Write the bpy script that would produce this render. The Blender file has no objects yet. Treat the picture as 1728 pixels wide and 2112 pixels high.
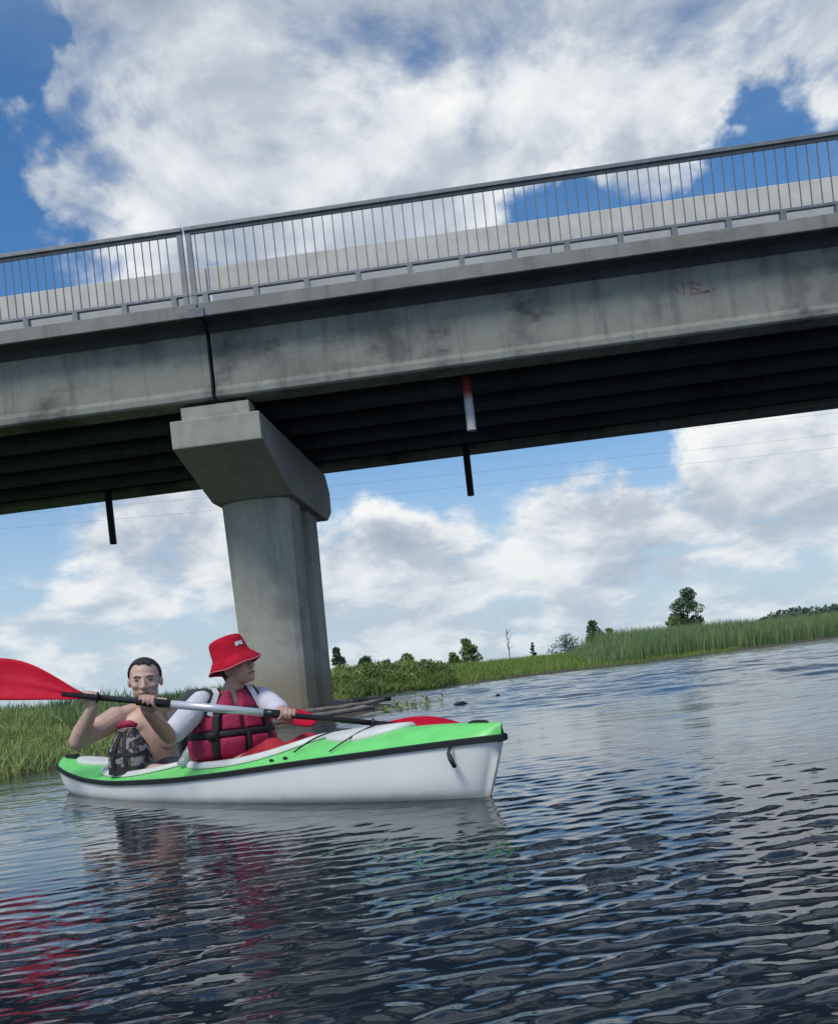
import bpy, math, random
import numpy as np
from mathutils import Vector, Matrix

R = math.radians
SC = bpy.context.scene
COL = SC.collection
rng = np.random.default_rng(7)
random.seed(7)

# ------------------------------------------------------------------ camera
F_PX, V_HOR, EYE, ROLL = 1800.0, 343.0, 0.52, R(6.3)
cam_d = bpy.data.cameras.new('camera')
cam = bpy.data.objects.new('camera', cam_d)
COL.objects.link(cam)
cam.location = (0, 0, EYE)
cam.rotation_euler = (Matrix.Rotation(R(90), 3, 'X') @ Matrix.Rotation(-ROLL, 3, 'Z')).to_euler()
cam_d.sensor_fit = 'HORIZONTAL'
cam_d.sensor_width = 36
cam_d.lens = 36 * F_PX / 1728
cam_d.shift_x = -V_HOR * math.sin(ROLL) / 1728
cam_d.shift_y = V_HOR * math.cos(ROLL) / 1728
cam_d.clip_start = 0.05
cam_d.clip_end = 6000
SC.camera = cam

# ------------------------------------------------------------------ sun, exposure
SUN_EL, SUN_AZ = R(53), R(213)              # azimuth clockwise from +Y: behind the camera, to the left
sun_dir = Vector((math.sin(SUN_AZ) * math.cos(SUN_EL), math.cos(SUN_AZ) * math.cos(SUN_EL), math.sin(SUN_EL)))
sd = bpy.data.lights.new('sun', 'SUN')
sd.energy = 1.5
sd.angle = R(20)
sd.color = (1.0, 0.95, 0.87)
sun = bpy.data.objects.new('sun', sd)
COL.objects.link(sun)
sun.rotation_euler = (-sun_dir).to_track_quat('-Z', 'Y').to_euler()
SC.view_settings.view_transform = 'Standard'
SC.view_settings.look = 'None'
SC.view_settings.gamma = 1
SC.view_settings.exposure = 0.6


def pix(px, py, depth):
    """world point that lies `depth` metres in front of the eye on the ray of a photo pixel"""
    dx, dy = px - 864, py - 1056
    u = dx * math.cos(ROLL) - dy * math.sin(ROLL)
    v = dx * math.sin(ROLL) + dy * math.cos(ROLL)
    return Vector((u * depth / F_PX, depth, EYE - (v - V_HOR) * depth / F_PX))


# ------------------------------------------------------------------ node helpers
class NT:
    def __init__(s, tree):
        s.t = tree

    def n(s, typ, **kw):
        nd = s.t.nodes.new(typ)
        ins = kw.pop('ins', {})
        for k, v in kw.items():
            setattr(nd, k, v)
        for k, v in ins.items():
            s.put(nd.inputs[k], v)
        return nd

    def put(s, sock, v):
        if isinstance(v, bpy.types.NodeSocket):
            s.t.links.new(v, sock)
        elif isinstance(v, bpy.types.Node):
            s.t.links.new(v.outputs[0], sock)
        else:
            sock.default_value = v

    def math(s, op, a, b=0.0, clamp=False):
        return s.n('ShaderNodeMath', operation=op, use_clamp=clamp, ins={0: a, 1: b}).outputs[0]

    def vmath(s, op, a, b=(0, 0, 0)):
        nd = s.n('ShaderNodeVectorMath', operation=op, ins={0: a, 1: b})
        return nd.outputs['Value'] if op in ('DOT_PRODUCT', 'LENGTH') else nd.outputs[0]

    def ramp(s, fac, stops, interp='LINEAR'):
        nd = s.n('ShaderNodeValToRGB', ins={0: fac})
        nd.color_ramp.interpolation = interp
        e = nd.color_ramp.elements
        while len(e) < len(stops):
            e.new(0.5)
        for el, (p, c) in zip(e, stops):
            el.position = p
            el.color = (c, c, c, 1) if isinstance(c, (int, float)) else (*c, 1)
        return nd.outputs[0]

    def noise(s, vec, scale, detail=4, rough=0.55, dist=0.0):
        nd = s.n('ShaderNodeTexNoise', ins={'Scale': scale, 'Detail': detail, 'Roughness': rough, 'Distortion': dist})
        if vec is not None:
            s.put(nd.inputs['Vector'], vec)
        return nd.outputs[0]

    def mix(s, fac, a, b, blend='MIX'):
        nd = s.n('ShaderNodeMix', data_type='RGBA', blend_type=blend)
        s.put(nd.inputs[0], fac)
        for i, v in ((6, a), (7, b)):
            s.put(nd.inputs[i], (*v, 1) if isinstance(v, tuple) and len(v) == 3 else v)
        return nd.outputs[2]

    def smooth(s, x, a, b, lo=0.0, hi=1.0):
        nd = s.n('ShaderNodeMapRange', interpolation_type='SMOOTHSTEP', ins={0: x, 1: a, 2: b, 3: lo, 4: hi})
        return nd.outputs[0]


# ------------------------------------------------------------------ world: sky and cumulus
world = bpy.data.worlds.new('World')
SC.world = world
world.use_nodes = True
wt = world.node_tree
wt.nodes.clear()
W = NT(wt)
SKY_STRENGTH = 0.074
sky = W.n('ShaderNodeTexSky', sky_type='NISHITA', sun_disc=False, sun_elevation=SUN_EL, sun_rotation=SUN_AZ,
          altitude=100, air_density=1.0, dust_density=0.6, ozone_density=2.5)
gen = W.n('ShaderNodeTexCoord').outputs['Generated']
dirv = W.vmath('NORMALIZE', gen)
sep = W.n('ShaderNodeSeparateXYZ', ins={0: dirv})
zc = W.math('MAXIMUM', sep.outputs[2], 0.0)


def cloud_plane(dx=0.0, dz=0.0):
    """direction, drawn together towards the horizon as a cloud layer is"""
    d = W.vmath('NORMALIZE', W.vmath('ADD', dirv, (dx, 0.0, dz))) if dx or dz else dirv
    z = W.n('ShaderNodeSeparateXYZ', ins={0: d}).outputs[2]
    k = W.math('DIVIDE', 1.0, W.math('ADD', W.math('MAXIMUM', z, 0.0), 0.42))
    return W.vmath('MULTIPLY', d, W.n('ShaderNodeCombineXYZ', ins={0: k, 1: k, 2: W.math('MULTIPLY', k, 1.25)}).outputs[0])


wn = W.n('ShaderNodeTexNoise', ins={'Vector': dirv, 'Scale': 9.0, 'Detail': 5.0, 'Roughness': 0.6}).outputs['Color']
bdir = W.vmath('NORMALIZE', W.vmath('ADD', dirv, W.vmath('MULTIPLY', W.vmath('SUBTRACT', wn, (0.5, 0.5, 0.5)), (0.16, 0.16, 0.16))))


def blob(px, py, rad_deg, weight):
    d = (pix(px, py, 1.0) - Vector((0, 0, EYE))).normalized()
    dp = W.vmath('DOT_PRODUCT', bdir, tuple(d))
    c0 = math.cos(R(rad_deg))
    return W.smooth(dp, c0, 1.0, 0.0, weight)


# where the cumulus masses and the blue gaps stand in the sky
CLOUDS = [(420, 60, 11, .42), (120, 70, 6, .42), (560, 50, 8, .4), (860, 40, 8, .4), (1720, 50, 6, .3), (230, 400, 4, .3), (640, 210, 11, .42), (900, 190, 11, .42), (1200, 110, 12, .42), (1500, 40, 13, .45),
          (1750, 30, 11, .40), (1400, 210, 6, .32), (480, 420, 9, .40), (200, 440, 8, .5), (800, 330, 7, .34), (640, 520, 8, .3),
          (1600, 900, 8, .40), (1750, 880, 8, .36), (900, 1130, 6, .35), (1060, 1070, 5, .34), (760, 1190, 6, .34), (1240, 1070, 5, .33),
          (1380, 1040, 5, .32), (1150, 1150, 8, .25), (1600, 1090, 8, .25), (60, 1170, 6, .34), (320, 1110, 6, .36), (440, 1090, 6, .3),
          (250, 1240, 8, .26), (840, 1270, 9, .22), (1400, 1200, 9, .22), (560, 1150, 8, .22)]
GAPS = [(-30, 260, 6.5, -.5), (255, 265, 4.0, -.55), (0, 40, 3.5, -.4), (380, 350, 2.2, -.3), (1660, 250, 5, -.5), (1350, 410, 9, -.8), (1120, 380, 4.5, -.5), (1650, 420, 9, -.5),
        (60, 600, 7, -.4), (1000, 940, 7, -.5), (780, 960, 6, -.45), (1250, 930, 6, -.45), (1330, 880, 4, -.4), (80, 1080, 6, -.45), (-60, 1070, 5, -.4),
        (300, 1330, 5, -.12)]
cov = None
for a in CLOUDS + GAPS:
    b_ = blob(*a)
    cov = b_ if cov is None else W.math('ADD', cov, b_)
cov = W.math('MINIMUM', W.math('ADD', W.math('MULTIPLY', cov, W.smooth(sep.outputs[2], 0.15, 0.36, 0.66, 1.0)), 0.05), 0.48)


def cloud_field(dx, dz, det):
    return W.noise(cloud_plane(dx, dz), 4.6, det, 0.58, 0.25)


f0 = cloud_field(0, 0, 9)
f1 = cloud_field(-0.022, 0.05, 6)
p0 = cloud_plane()
base = W.math('ADD', W.math('MULTIPLY', W.math('SUBTRACT', f0, 0.5), 2.0), cov)     # density-like field
dens = W.smooth(base, -0.05, 0.42)
relief = W.math('SUBTRACT', f0, f1)                                                # lit side against shaded side
core = W.smooth(base, 0.30, 1.0)
soft = W.noise(p0, 2.6, 3, 0.5)
bright = W.math('ADD', W.math('MULTIPLY', relief, 2.7), W.math('SUBTRACT', W.smooth(sep.outputs[2], 0.22, 0.60, 0.66, 0.47), W.math('MULTIPLY', core, 0.42)))
bright = W.math('ADD', bright, W.math('MULTIPLY', W.math('SUBTRACT', soft, 0.5), 0.8))
ccol = W.ramp(bright, [(0.0, (0.36, 0.42, 0.51)), (0.45, (0.52, 0.58, 0.66)), (0.72, (0.75, 0.79, 0.83)), (1.0, (0.94, 0.95, 0.94))])
# veil of thin high cloud, thicker towards the horizon
veil_n = W.noise(W.vmath('MULTIPLY', p0, (1.0, 1.0, 2.2)), 2.4, 5, 0.6)
veil = W.math('MULTIPLY', W.smooth(veil_n, 0.42, 0.8), 0.28)
low = W.smooth(sep.outputs[2], 0.34, 0.02, 0.0, 0.93)
veil = W.math('MAXIMUM', veil, low)
skyc = W.n('ShaderNodeHueSaturation', ins={'Saturation': 1.18, 'Value': 1.28, 'Color': sky})
skyv = W.mix(1.0, skyc.outputs[0], (0.72, 0.92, 1.0), 'MULTIPLY')
clouds_hi = W.mix(1.0, ccol, (8.9, 8.9, 8.9), 'MULTIPLY')
c1 = W.mix(veil, skyv, (4.35, 5.35, 6.25))
far_air = W.smooth(sep.outputs[2], 0.22, 0.0, 0.0, 0.5)
clouds_hi = W.mix(far_air, clouds_hi, (4.7, 5.7, 6.6))
c2 = W.mix(dens, c1, clouds_hi)
bg = W.n('ShaderNodeBackground', ins={'Color': c2, 'Strength': SKY_STRENGTH})
W.n('ShaderNodeOutputWorld', ins={'Surface': bg.outputs[0]})


# ------------------------------------------------------------------ materials
def new_mat(name):
    m = bpy.data.materials.new(name)
    m.use_nodes = True
    t = NT(m.node_tree)
    p = m.node_tree.nodes['Principled BSDF']
    return m, t, p


def plain(name, col, rough=0.5, var=0.12, scale=8.0, metal=0.0, spec=0.5, bump=0.0, bscale=60, coat=0.0):
    m, t, p = new_mat(name)
    oc = t.n('ShaderNodeTexCoord').outputs['Object']
    nz = t.noise(oc, scale, 5, 0.6)
    lo = tuple(c * (1 - var * 1.6) for c in col)
    hi = tuple(min(1, c * (1 + var)) for c in col)
    t.put(p.inputs['Base Color'], t.ramp(nz, [(0.25, lo), (0.75, hi)]))
    p.inputs['Roughness'].default_value = rough
    t.put(p.inputs['Roughness'], t.smooth(t.noise(oc, scale * 2.3, 4), 0.2, 0.8, max(rough - 0.1, 0.02), min(rough + 0.1, 1)))
    p.inputs['Metallic'].default_value = metal
    p.inputs['Specular IOR Level'].default_value = spec
    p.inputs['Coat Weight'].default_value = coat
    if bump:
        b = t.n('ShaderNodeBump', ins={'Strength': bump, 'Distance': 0.01, 'Height': t.noise(oc, bscale, 4)})
        t.put(p.inputs['Normal'], b.outputs[0])
    return m


def concrete(name, col, dark, stain=0.5, streak=0.5, algae=None, joint=None):
    """weathered concrete: blotches, vertical runs, pores, optional tide band below a height"""
    m, t, p = new_mat(name)
    oc = t.n('ShaderNodeTexCoord').outputs['Object']
    big = t.noise(oc, 0.55, 6, 0.62)
    mid = t.noise(oc, 3.0, 6, 0.65)
    run = t.noise(t.vmath('MULTIPLY', oc, (2.6, 2.6, 0.22)), 1.6, 5, 0.6)
    c = t.ramp(mid, [(0.28, tuple(x * 0.86 for x in col)), (0.75, tuple(min(1, x * 1.1) for x in col))])
    c = t.mix(t.math('MULTIPLY', t.smooth(big, 0.46, 0.68), stain), c, dark)
    c = t.mix(t.math('MULTIPLY', t.smooth(run, 0.52, 0.68), streak), c, dark)
    blot = t.math('MULTIPLY', t.smooth(t.noise(t.vmath('MULTIPLY', oc, (0.7, 0.7, 1.6)), 1.1, 7, 0.68), 0.53, 0.63), t.smooth(big, 0.40, 0.6))
    c = t.mix(t.math('MULTIPLY', blot, stain * 0.8), c, tuple(x * 0.7 for x in dark))
    drip = t.noise(t.vmath('MULTIPLY', oc, (9, 9, 0.35)), 1.2, 4, 0.6)
    c = t.mix(t.math('MULTIPLY', t.smooth(drip, 0.66, 0.78), streak * 0.7), c, tuple(x * 0.6 for x in dark))
    if algae:
        z = t.n('ShaderNodeSeparateXYZ', ins={0: oc}).outputs[2]
        zz = t.math('ADD', z, t.math('MULTIPLY', t.noise(oc, 2.2, 4), 0.5))
        c = t.mix(t.smooth(zz, algae[1], algae[0], 0, 0.9), c, algae[2])
        c = t.mix(t.smooth(zz, 0.55, 0.35, 0, 0.6), c, (0.05, 0.05, 0.035))
    pore = t.noise(oc, 38, 3, 0.7)
    c = t.mix(t.smooth(pore, 0.62, 0.75, 0, 0.35), c, tuple(x * 0.55 for x in col))
    t.put(p.inputs['Base Color'], c)
    p.inputs['Roughness'].default_value = 0.88
    p.inputs['Specular IOR Level'].default_value = 0.3
    h = t.math('ADD', t.math('MULTIPLY', mid, 0.6), t.math('MULTIPLY', pore, 0.3))
    t.put(p.inputs['Normal'], t.n('ShaderNodeBump', ins={'Strength': 0.35, 'Distance': 0.02, 'Height': h}).outputs[0])
    return m


def foliage(name, cols, rough=0.6, trans=0.25):
    m, t, p = new_mat(name)
    rnd = t.n('ShaderNodeNewGeometry').outputs['Random Per Island']
    oc = t.n('ShaderNodeTexCoord').outputs['Object']
    patch = t.noise(oc, 0.35, 4)
    k = t.math('ADD', t.math('MULTIPLY', rnd, 0.55), t.math('MULTIPLY', patch, 0.55))
    n = len(cols)
    t.put(p.inputs['Base Color'], t.ramp(k, [(0.15 + 0.7 * i / (n - 1), c) for i, c in enumerate(cols)]))
    p.inputs['Roughness'].default_value = rough
    p.inputs['Specular IOR Level'].default_value = 0.25
    tr = t.n('ShaderNodeBsdfTranslucent')
    t.put(tr.inputs[0], p.inputs['Base Color'].links[0].from_socket)
    mx = t.n('ShaderNodeMixShader', ins={0: trans, 1: p.outputs[0], 2: tr.outputs[0]})
    out = [x for x in m.node_tree.nodes if x.type == 'OUTPUT_MATERIAL'][0]
    t.put(out.inputs[0], mx.outputs[0])
    return m


M = {}
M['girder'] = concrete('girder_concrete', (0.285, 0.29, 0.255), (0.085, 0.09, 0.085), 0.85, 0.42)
M['shaded_girder'] = concrete('shaded_girder_concrete', (0.085, 0.095, 0.115), (0.035, 0.04, 0.05), 0.6, 0.4)  # underside shade put into the colour: darker and bluer than the outer girders
M['fascia'] = concrete('fascia_concrete', (0.29, 0.29, 0.265), (0.14, 0.14, 0.13), 0.5, 0.5)
M['cap'] = concrete('cap_concrete', (0.40, 0.39, 0.335), (0.25, 0.245, 0.21), 0.35, 0.3)
M['column'] = concrete('column_concrete', (0.42, 0.41, 0.355), (0.26, 0.255, 0.22), 0.5, 0.6, algae=(0.7, 1.7, (0.27, 0.225, 0.155)))
M['barrier'] = concrete('barrier_concrete', (0.68, 0.66, 0.61), (0.5, 0.48, 0.45), 0.25, 0.25)
M['steel'] = plain('railing_steel', (0.20, 0.215, 0.23), 0.5, 0.2, 6, 0.3)
M['steel_dark'] = plain('railing_bar_paint', (0.15, 0.165, 0.185), 0.55, 0.2, 6)
M['rust_red'] = plain('spray_paint', (0.27, 0.17, 0.15), 0.8, 0.4, 30)
M['black_joint'] = plain('joint_seal', (0.02, 0.022, 0.022), 0.8)


def pipe_mat():
    m, t, p = new_mat('drain_pipe_paint')
    oc = t.n('ShaderNodeTexCoord').outputs['Object']
    z = t.n('ShaderNodeSeparateXYZ', ins={0: oc}).outputs[2]
    c = t.mix(t.smooth(z, 5.30, 5.56), (0.60, 0.59, 0.60), (0.36, 0.05, 0.045))
    c = t.mix(t.smooth(t.noise(oc, 6, 5), 0.5, 0.8, 0, 0.5), c, (0.25, 0.22, 0.2))
    t.put(p.inputs['Base Color'], c)
    p.inputs['Roughness'].default_value = 0.5
    return m


M['pipe'] = pipe_mat()
M['pipe_dark'] = plain('weathered_pipe', (0.07, 0.075, 0.085), 0.6)
M['hull'] = plain('white_hull_plastic', (0.88, 0.88, 0.85), 0.32, 0.05, 5, 0, 0.5, 0.03, 30)
def hull_mat():
    m, t, p = new_mat('scuffed_white_hull')
    oc = t.n('ShaderNodeTexCoord').outputs['Object']
    z = t.n('ShaderNodeSeparateXYZ', ins={0: oc}).outputs[2]
    c = t.ramp(t.noise(oc, 4, 5), [(0.3, (0.84, 0.84, 0.81)), (0.7, (0.90, 0.90, 0.87))])
    scr = t.noise(t.vmath('MULTIPLY', oc, (1.0, 1.0, 26.0)), 3.2, 5, 0.7, 0.4)
    c = t.mix(t.smooth(scr, 0.62, 0.70, 0, 0.30), c, (0.50, 0.50, 0.47))
    wl = t.math('ADD', z, t.math('MULTIPLY', t.noise(oc, 9, 4), 0.05))
    c = t.mix(t.smooth(wl, 0.07, 0.03, 0, 0.55), c, (0.50, 0.48, 0.38))
    dab = t.noise(oc, 30, 3, 0.7)
    c = t.mix(t.smooth(dab, 0.68, 0.74, 0, 0.4), c, (0.42, 0.41, 0.38))
    t.put(p.inputs['Base Color'], c)
    t.put(p.inputs['Roughness'], t.smooth(scr, 0.3, 0.7, 0.28, 0.5))
    t.put(p.inputs['Normal'], t.n('ShaderNodeBump', ins={'Strength': 0.08, 'Distance': 0.01, 'Height': t.noise(oc, 7, 4)}).outputs[0])
    return m


M['hull'] = hull_mat()
M['deck'] = plain('green_deck_plastic', (0.18, 0.72, 0.18), 0.42, 0.10, 9, 0, 0.4, 0.08, 9)
M['rim'] = plain('white_cockpit_plastic', (0.70, 0.70, 0.66), 0.4, 0.06, 9)
M['seam'] = plain('black_seam_rubber', (0.012, 0.014, 0.014), 0.5)
M['black'] = plain('black_webbing', (0.016, 0.016, 0.02), 0.7, 0.3, 60)
M['inside'] = plain('cockpit_shell', (0.28, 0.29, 0.28), 0.6)
M['skin_w'] = plain('skin', (0.50, 0.30, 0.23), 0.5, 0.1, 14)
M['skin_m'] = plain('tanned_skin', (0.62, 0.40, 0.32), 0.5, 0.14, 10)
M['hair'] = plain('dark_hair', (0.022, 0.017, 0.014), 0.6, 0.4, 90, bump=0.6, bscale=160)
M['brow'] = plain('eyebrow', (0.13, 0.08, 0.06), 0.8, 0.3, 90)
M['eye'] = plain('eye_dark', (0.055, 0.035, 0.03), 0.4)
M['lip'] = plain('lips', (0.30, 0.12, 0.10), 0.5)
M['tee'] = plain('lilac_white_cotton', (0.64, 0.62, 0.68), 0.9, 0.06, 20, bump=0.9, bscale=15)
M['hat'] = plain('red_hat_cotton', (0.50, 0.008, 0.030), 0.9, 0.18, 16, 0, 0.25, bump=0.7, bscale=20)
M['hat_edge'] = plain('pink_hat_piping', (0.62, 0.16, 0.19), 0.8)
M['vest'] = plain('crimson_nylon', (0.40, 0.016, 0.075), 0.72, 0.25, 14, bump=0.7, bscale=26)
M['vest_dark'] = plain('maroon_nylon', (0.13, 0.010, 0.028), 0.6, 0.2, 14)
M['white_web'] = plain('white_webbing', (0.68, 0.66, 0.68), 0.7)
M['trouser'] = plain('red_trousers', (0.44, 0.015, 0.03), 0.8, 0.22, 12, bump=0.9, bscale=15)
M['shorts'] = plain('dark_shorts', (0.03, 0.035, 0.045), 0.85)
M['blade'] = plain('red_blade_plastic', (0.60, 0.008, 0.035), 0.6, 0.10, 6, 0, 0.12)
M['shaft'] = plain('black_shaft', (0.014, 0.013, 0.015), 0.35)
M['silver'] = plain('silver_shaft', (0.66, 0.66, 0.70), 0.33, 0.03, 10, 0.35)
M['bag'] = plain('camouflage_bag_fabric', (0.14, 0.125, 0.13), 0.8, 0.6, 24, bump=0.4, bscale=30)
def camo_mat():
    m, t, p = new_mat('camouflage_bag_cloth')
    oc = t.n('ShaderNodeTexCoord').outputs['Object']
    n1 = t.noise(oc, 16, 3, 0.5, 0.6)
    n2 = t.noise(t.vmath('ADD', oc, (3.1, 1.7, 0.4)), 22, 3, 0.5, 0.6)
    c = t.mix(t.smooth(n1, 0.50, 0.54), (0.035, 0.032, 0.034), (0.27, 0.25, 0.28))
    c = t.mix(t.smooth(n2, 0.55, 0.59), c, (0.13, 0.105, 0.075))
    t.put(p.inputs['Base Color'], c)
    p.inputs['Roughness'].default_value = 0.8
    t.put(p.inputs['Normal'], t.n('ShaderNodeBump', ins={'Strength': 0.6, 'Distance': 0.01, 'Height': t.noise(oc, 26, 4)}).outputs[0])
    return m


M['bag'] = camo_mat()
M['grey_bag'] = plain('grey_backrest_fabric', (0.06, 0.07, 0.075), 0.85, 0.2, 20)
M['mud'] = plain('wet_wood', (0.22, 0.19, 0.165), 0.7, 0.35, 5, bump=0.5, bscale=20)
M['dark_wood'] = plain('dark_wet_wood', (0.03, 0.026, 0.028), 0.6, 0.3, 8)
M['bark'] = plain('bark', (0.07, 0.055, 0.042), 0.9, 0.3, 6, bump=0.5, bscale=12)
M['wire'] = plain('cable_metal', (0.12, 0.13, 0.15), 0.6)


def bottle_mat():
    m, t, p = new_mat('clear_teal_plastic')
    p.inputs['Base Color'].default_value = (0.62, 0.78, 0.76, 1)
    p.inputs['Roughness'].default_value = 0.15
    p.inputs['Transmission Weight'].default_value = 0.55
    return m


M['bottle'] = bottle_mat()
M['reed'] = foliage('reed_leaf', [(0.10, 0.175, 0.075), (0.15, 0.24, 0.095), (0.21, 0.30, 0.12), (0.28, 0.35, 0.16)])
M['meadow'] = foliage('meadow_grass', [(0.13, 0.22, 0.045), (0.19, 0.29, 0.055), (0.24, 0.33, 0.075), (0.30, 0.35, 0.11)])
M['bankgrass'] = foliage('bank_grass', [(0.13, 0.21, 0.06), (0.23, 0.32, 0.09), (0.34, 0.41, 0.13), (0.45, 0.48, 0.22)])
M['darkshrub'] = foliage('dark_shrub_leaf', [(0.10, 0.16, 0.05), (0.16, 0.235, 0.065), (0.24, 0.30, 0.09)])
M['leaf'] = foliage('tree_leaf', [(0.045, 0.085, 0.045), (0.075, 0.13, 0.06), (0.11, 0.17, 0.08)])
M['leaf_pale'] = foliage('pale_tree_leaf', [(0.10, 0.17, 0.05), (0.16, 0.23, 0.07), (0.23, 0.29, 0.10)])
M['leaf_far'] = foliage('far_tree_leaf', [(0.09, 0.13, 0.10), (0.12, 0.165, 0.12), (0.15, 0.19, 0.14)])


def water_mat():
    m, t, p = new_mat('river_water')
    oc = t.n('ShaderNodeTexCoord').outputs['Object']
    murk = t.noise(oc, 0.25, 3)
    t.put(p.inputs['Base Color'], t.ramp(murk, [(0.3, (0.012, 0.019, 0.028)), (0.7, (0.018, 0.026, 0.034))]))
    p.inputs['Roughness'].default_value = 0.02
    p.inputs['IOR'].default_value = 1.42
    a = t.noise(t.vmath('MULTIPLY', oc, (0.35, 1.0, 1.0)), 16, 3, 0.55, 0.3)
    b = t.noise(t.vmath('MULTIPLY', oc, (0.30, 1.0, 1.0)), 4.2, 3, 0.55, 0.3)
    c = t.noise(t.vmath('MULTIPLY', oc, (0.35, 1.0, 1.0)), 0.9, 3, 0.5)
    h = t.math('ADD', t.math('ADD', t.math('MULTIPLY', a, 0.0045), t.math('MULTIPLY', b, 0.018)), t.math('MULTIPLY', c, 0.022))
    far_ = t.smooth(t.vmath('LENGTH', oc), 6.0, 40.0)
    dd = t.noise(t.vmath('MULTIPLY', oc, (0.40, 1.0, 1.0)), 0.42, 4, 0.55)
    h = t.math('ADD', h, t.math('MULTIPLY', far_, t.math('ADD', t.math('MULTIPLY', c, 0.05), t.math('MULTIPLY', dd, 0.14))))
    open_ = t.smooth(t.vmath('LENGTH', oc), 4.0, 16.0, 0.5, 2.4)          # ruffled by wind away from the sheltered bank
    t.put(p.inputs['Normal'], t.n('ShaderNodeBump', ins={'Strength': 0.5, 'Distance': 1.0, 'Height': t.math('MULTIPLY', h, open_)}).outputs[0])
    return m


M['water'] = water_mat()


def ground_mat():
    m, t, p = new_mat('bank_soil')
    oc = t.n('ShaderNodeTexCoord').outputs['Object']
    z = t.n('ShaderNodeSeparateXYZ', ins={0: oc}).outputs[2]
    n1 = t.noise(oc, 1.2, 6, 0.65)
    soil = t.ramp(n1, [(0.3, (0.045, 0.036, 0.027)), (0.7, (0.12, 0.10, 0.075))])
    turf = t.ramp(n1, [(0.3, (0.03, 0.055, 0.014)), (0.7, (0.075, 0.115, 0.03))])
    zz = t.math('ADD', z, t.math('MULTIPLY', t.math('SUBTRACT', n1, 0.5), 0.25))
    t.put(p.inputs['Base Color'], t.mix(t.smooth(zz, 0.14, 0.28), soil, turf))
    p.inputs['Roughness'].default_value = 0.9
    t.put(p.inputs['Normal'], t.n('ShaderNodeBump', ins={'Strength': 0.6, 'Distance': 0.05, 'Height': t.noise(oc, 9, 5)}).outputs[0])
    return m


M['ground'] = ground_mat()


# ------------------------------------------------------------------ mesh helpers
def tag(o, label=None, cat=None, group=None, kind=None):
    for k, v in (('label', label), ('category', cat), ('group', group), ('kind', kind)):
        if v:
            o[k] = v
    return o


def link(o, parent=None):
    COL.objects.link(o)
    if parent is not None:
        o.parent = parent
    return o


def empty(name, loc=(0, 0, 0), rz=0.0):
    o = bpy.data.objects.new(name, None)
    o.location = loc
    o.rotation_euler = (0, 0, rz)
    return link(o)


def np_mesh(name, verts, faces):
    """faces: list of int arrays, each (n,k)"""
    me = bpy.data.meshes.new(name)
    verts = np.asarray(verts, dtype=np.float32)
    me.vertices.add(len(verts))
    me.vertices.foreach_set('co', verts.ravel())
    loops = np.concatenate([f.ravel() for f in faces]).astype(np.int32)
    tot = np.concatenate([np.full(len(f), f.shape[1]) for f in faces]).astype(np.int32)
    start = np.concatenate([[0], np.cumsum(tot)[:-1]]).astype(np.int32)
    me.loops.add(len(loops))
    me.loops.foreach_set('vertex_index', loops)
    me.polygons.add(len(tot))
    me.polygons.foreach_set('loop_start', start)
    me.polygons.foreach_set('loop_total', tot)
    me.update(calc_edges=True)
    return me


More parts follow.
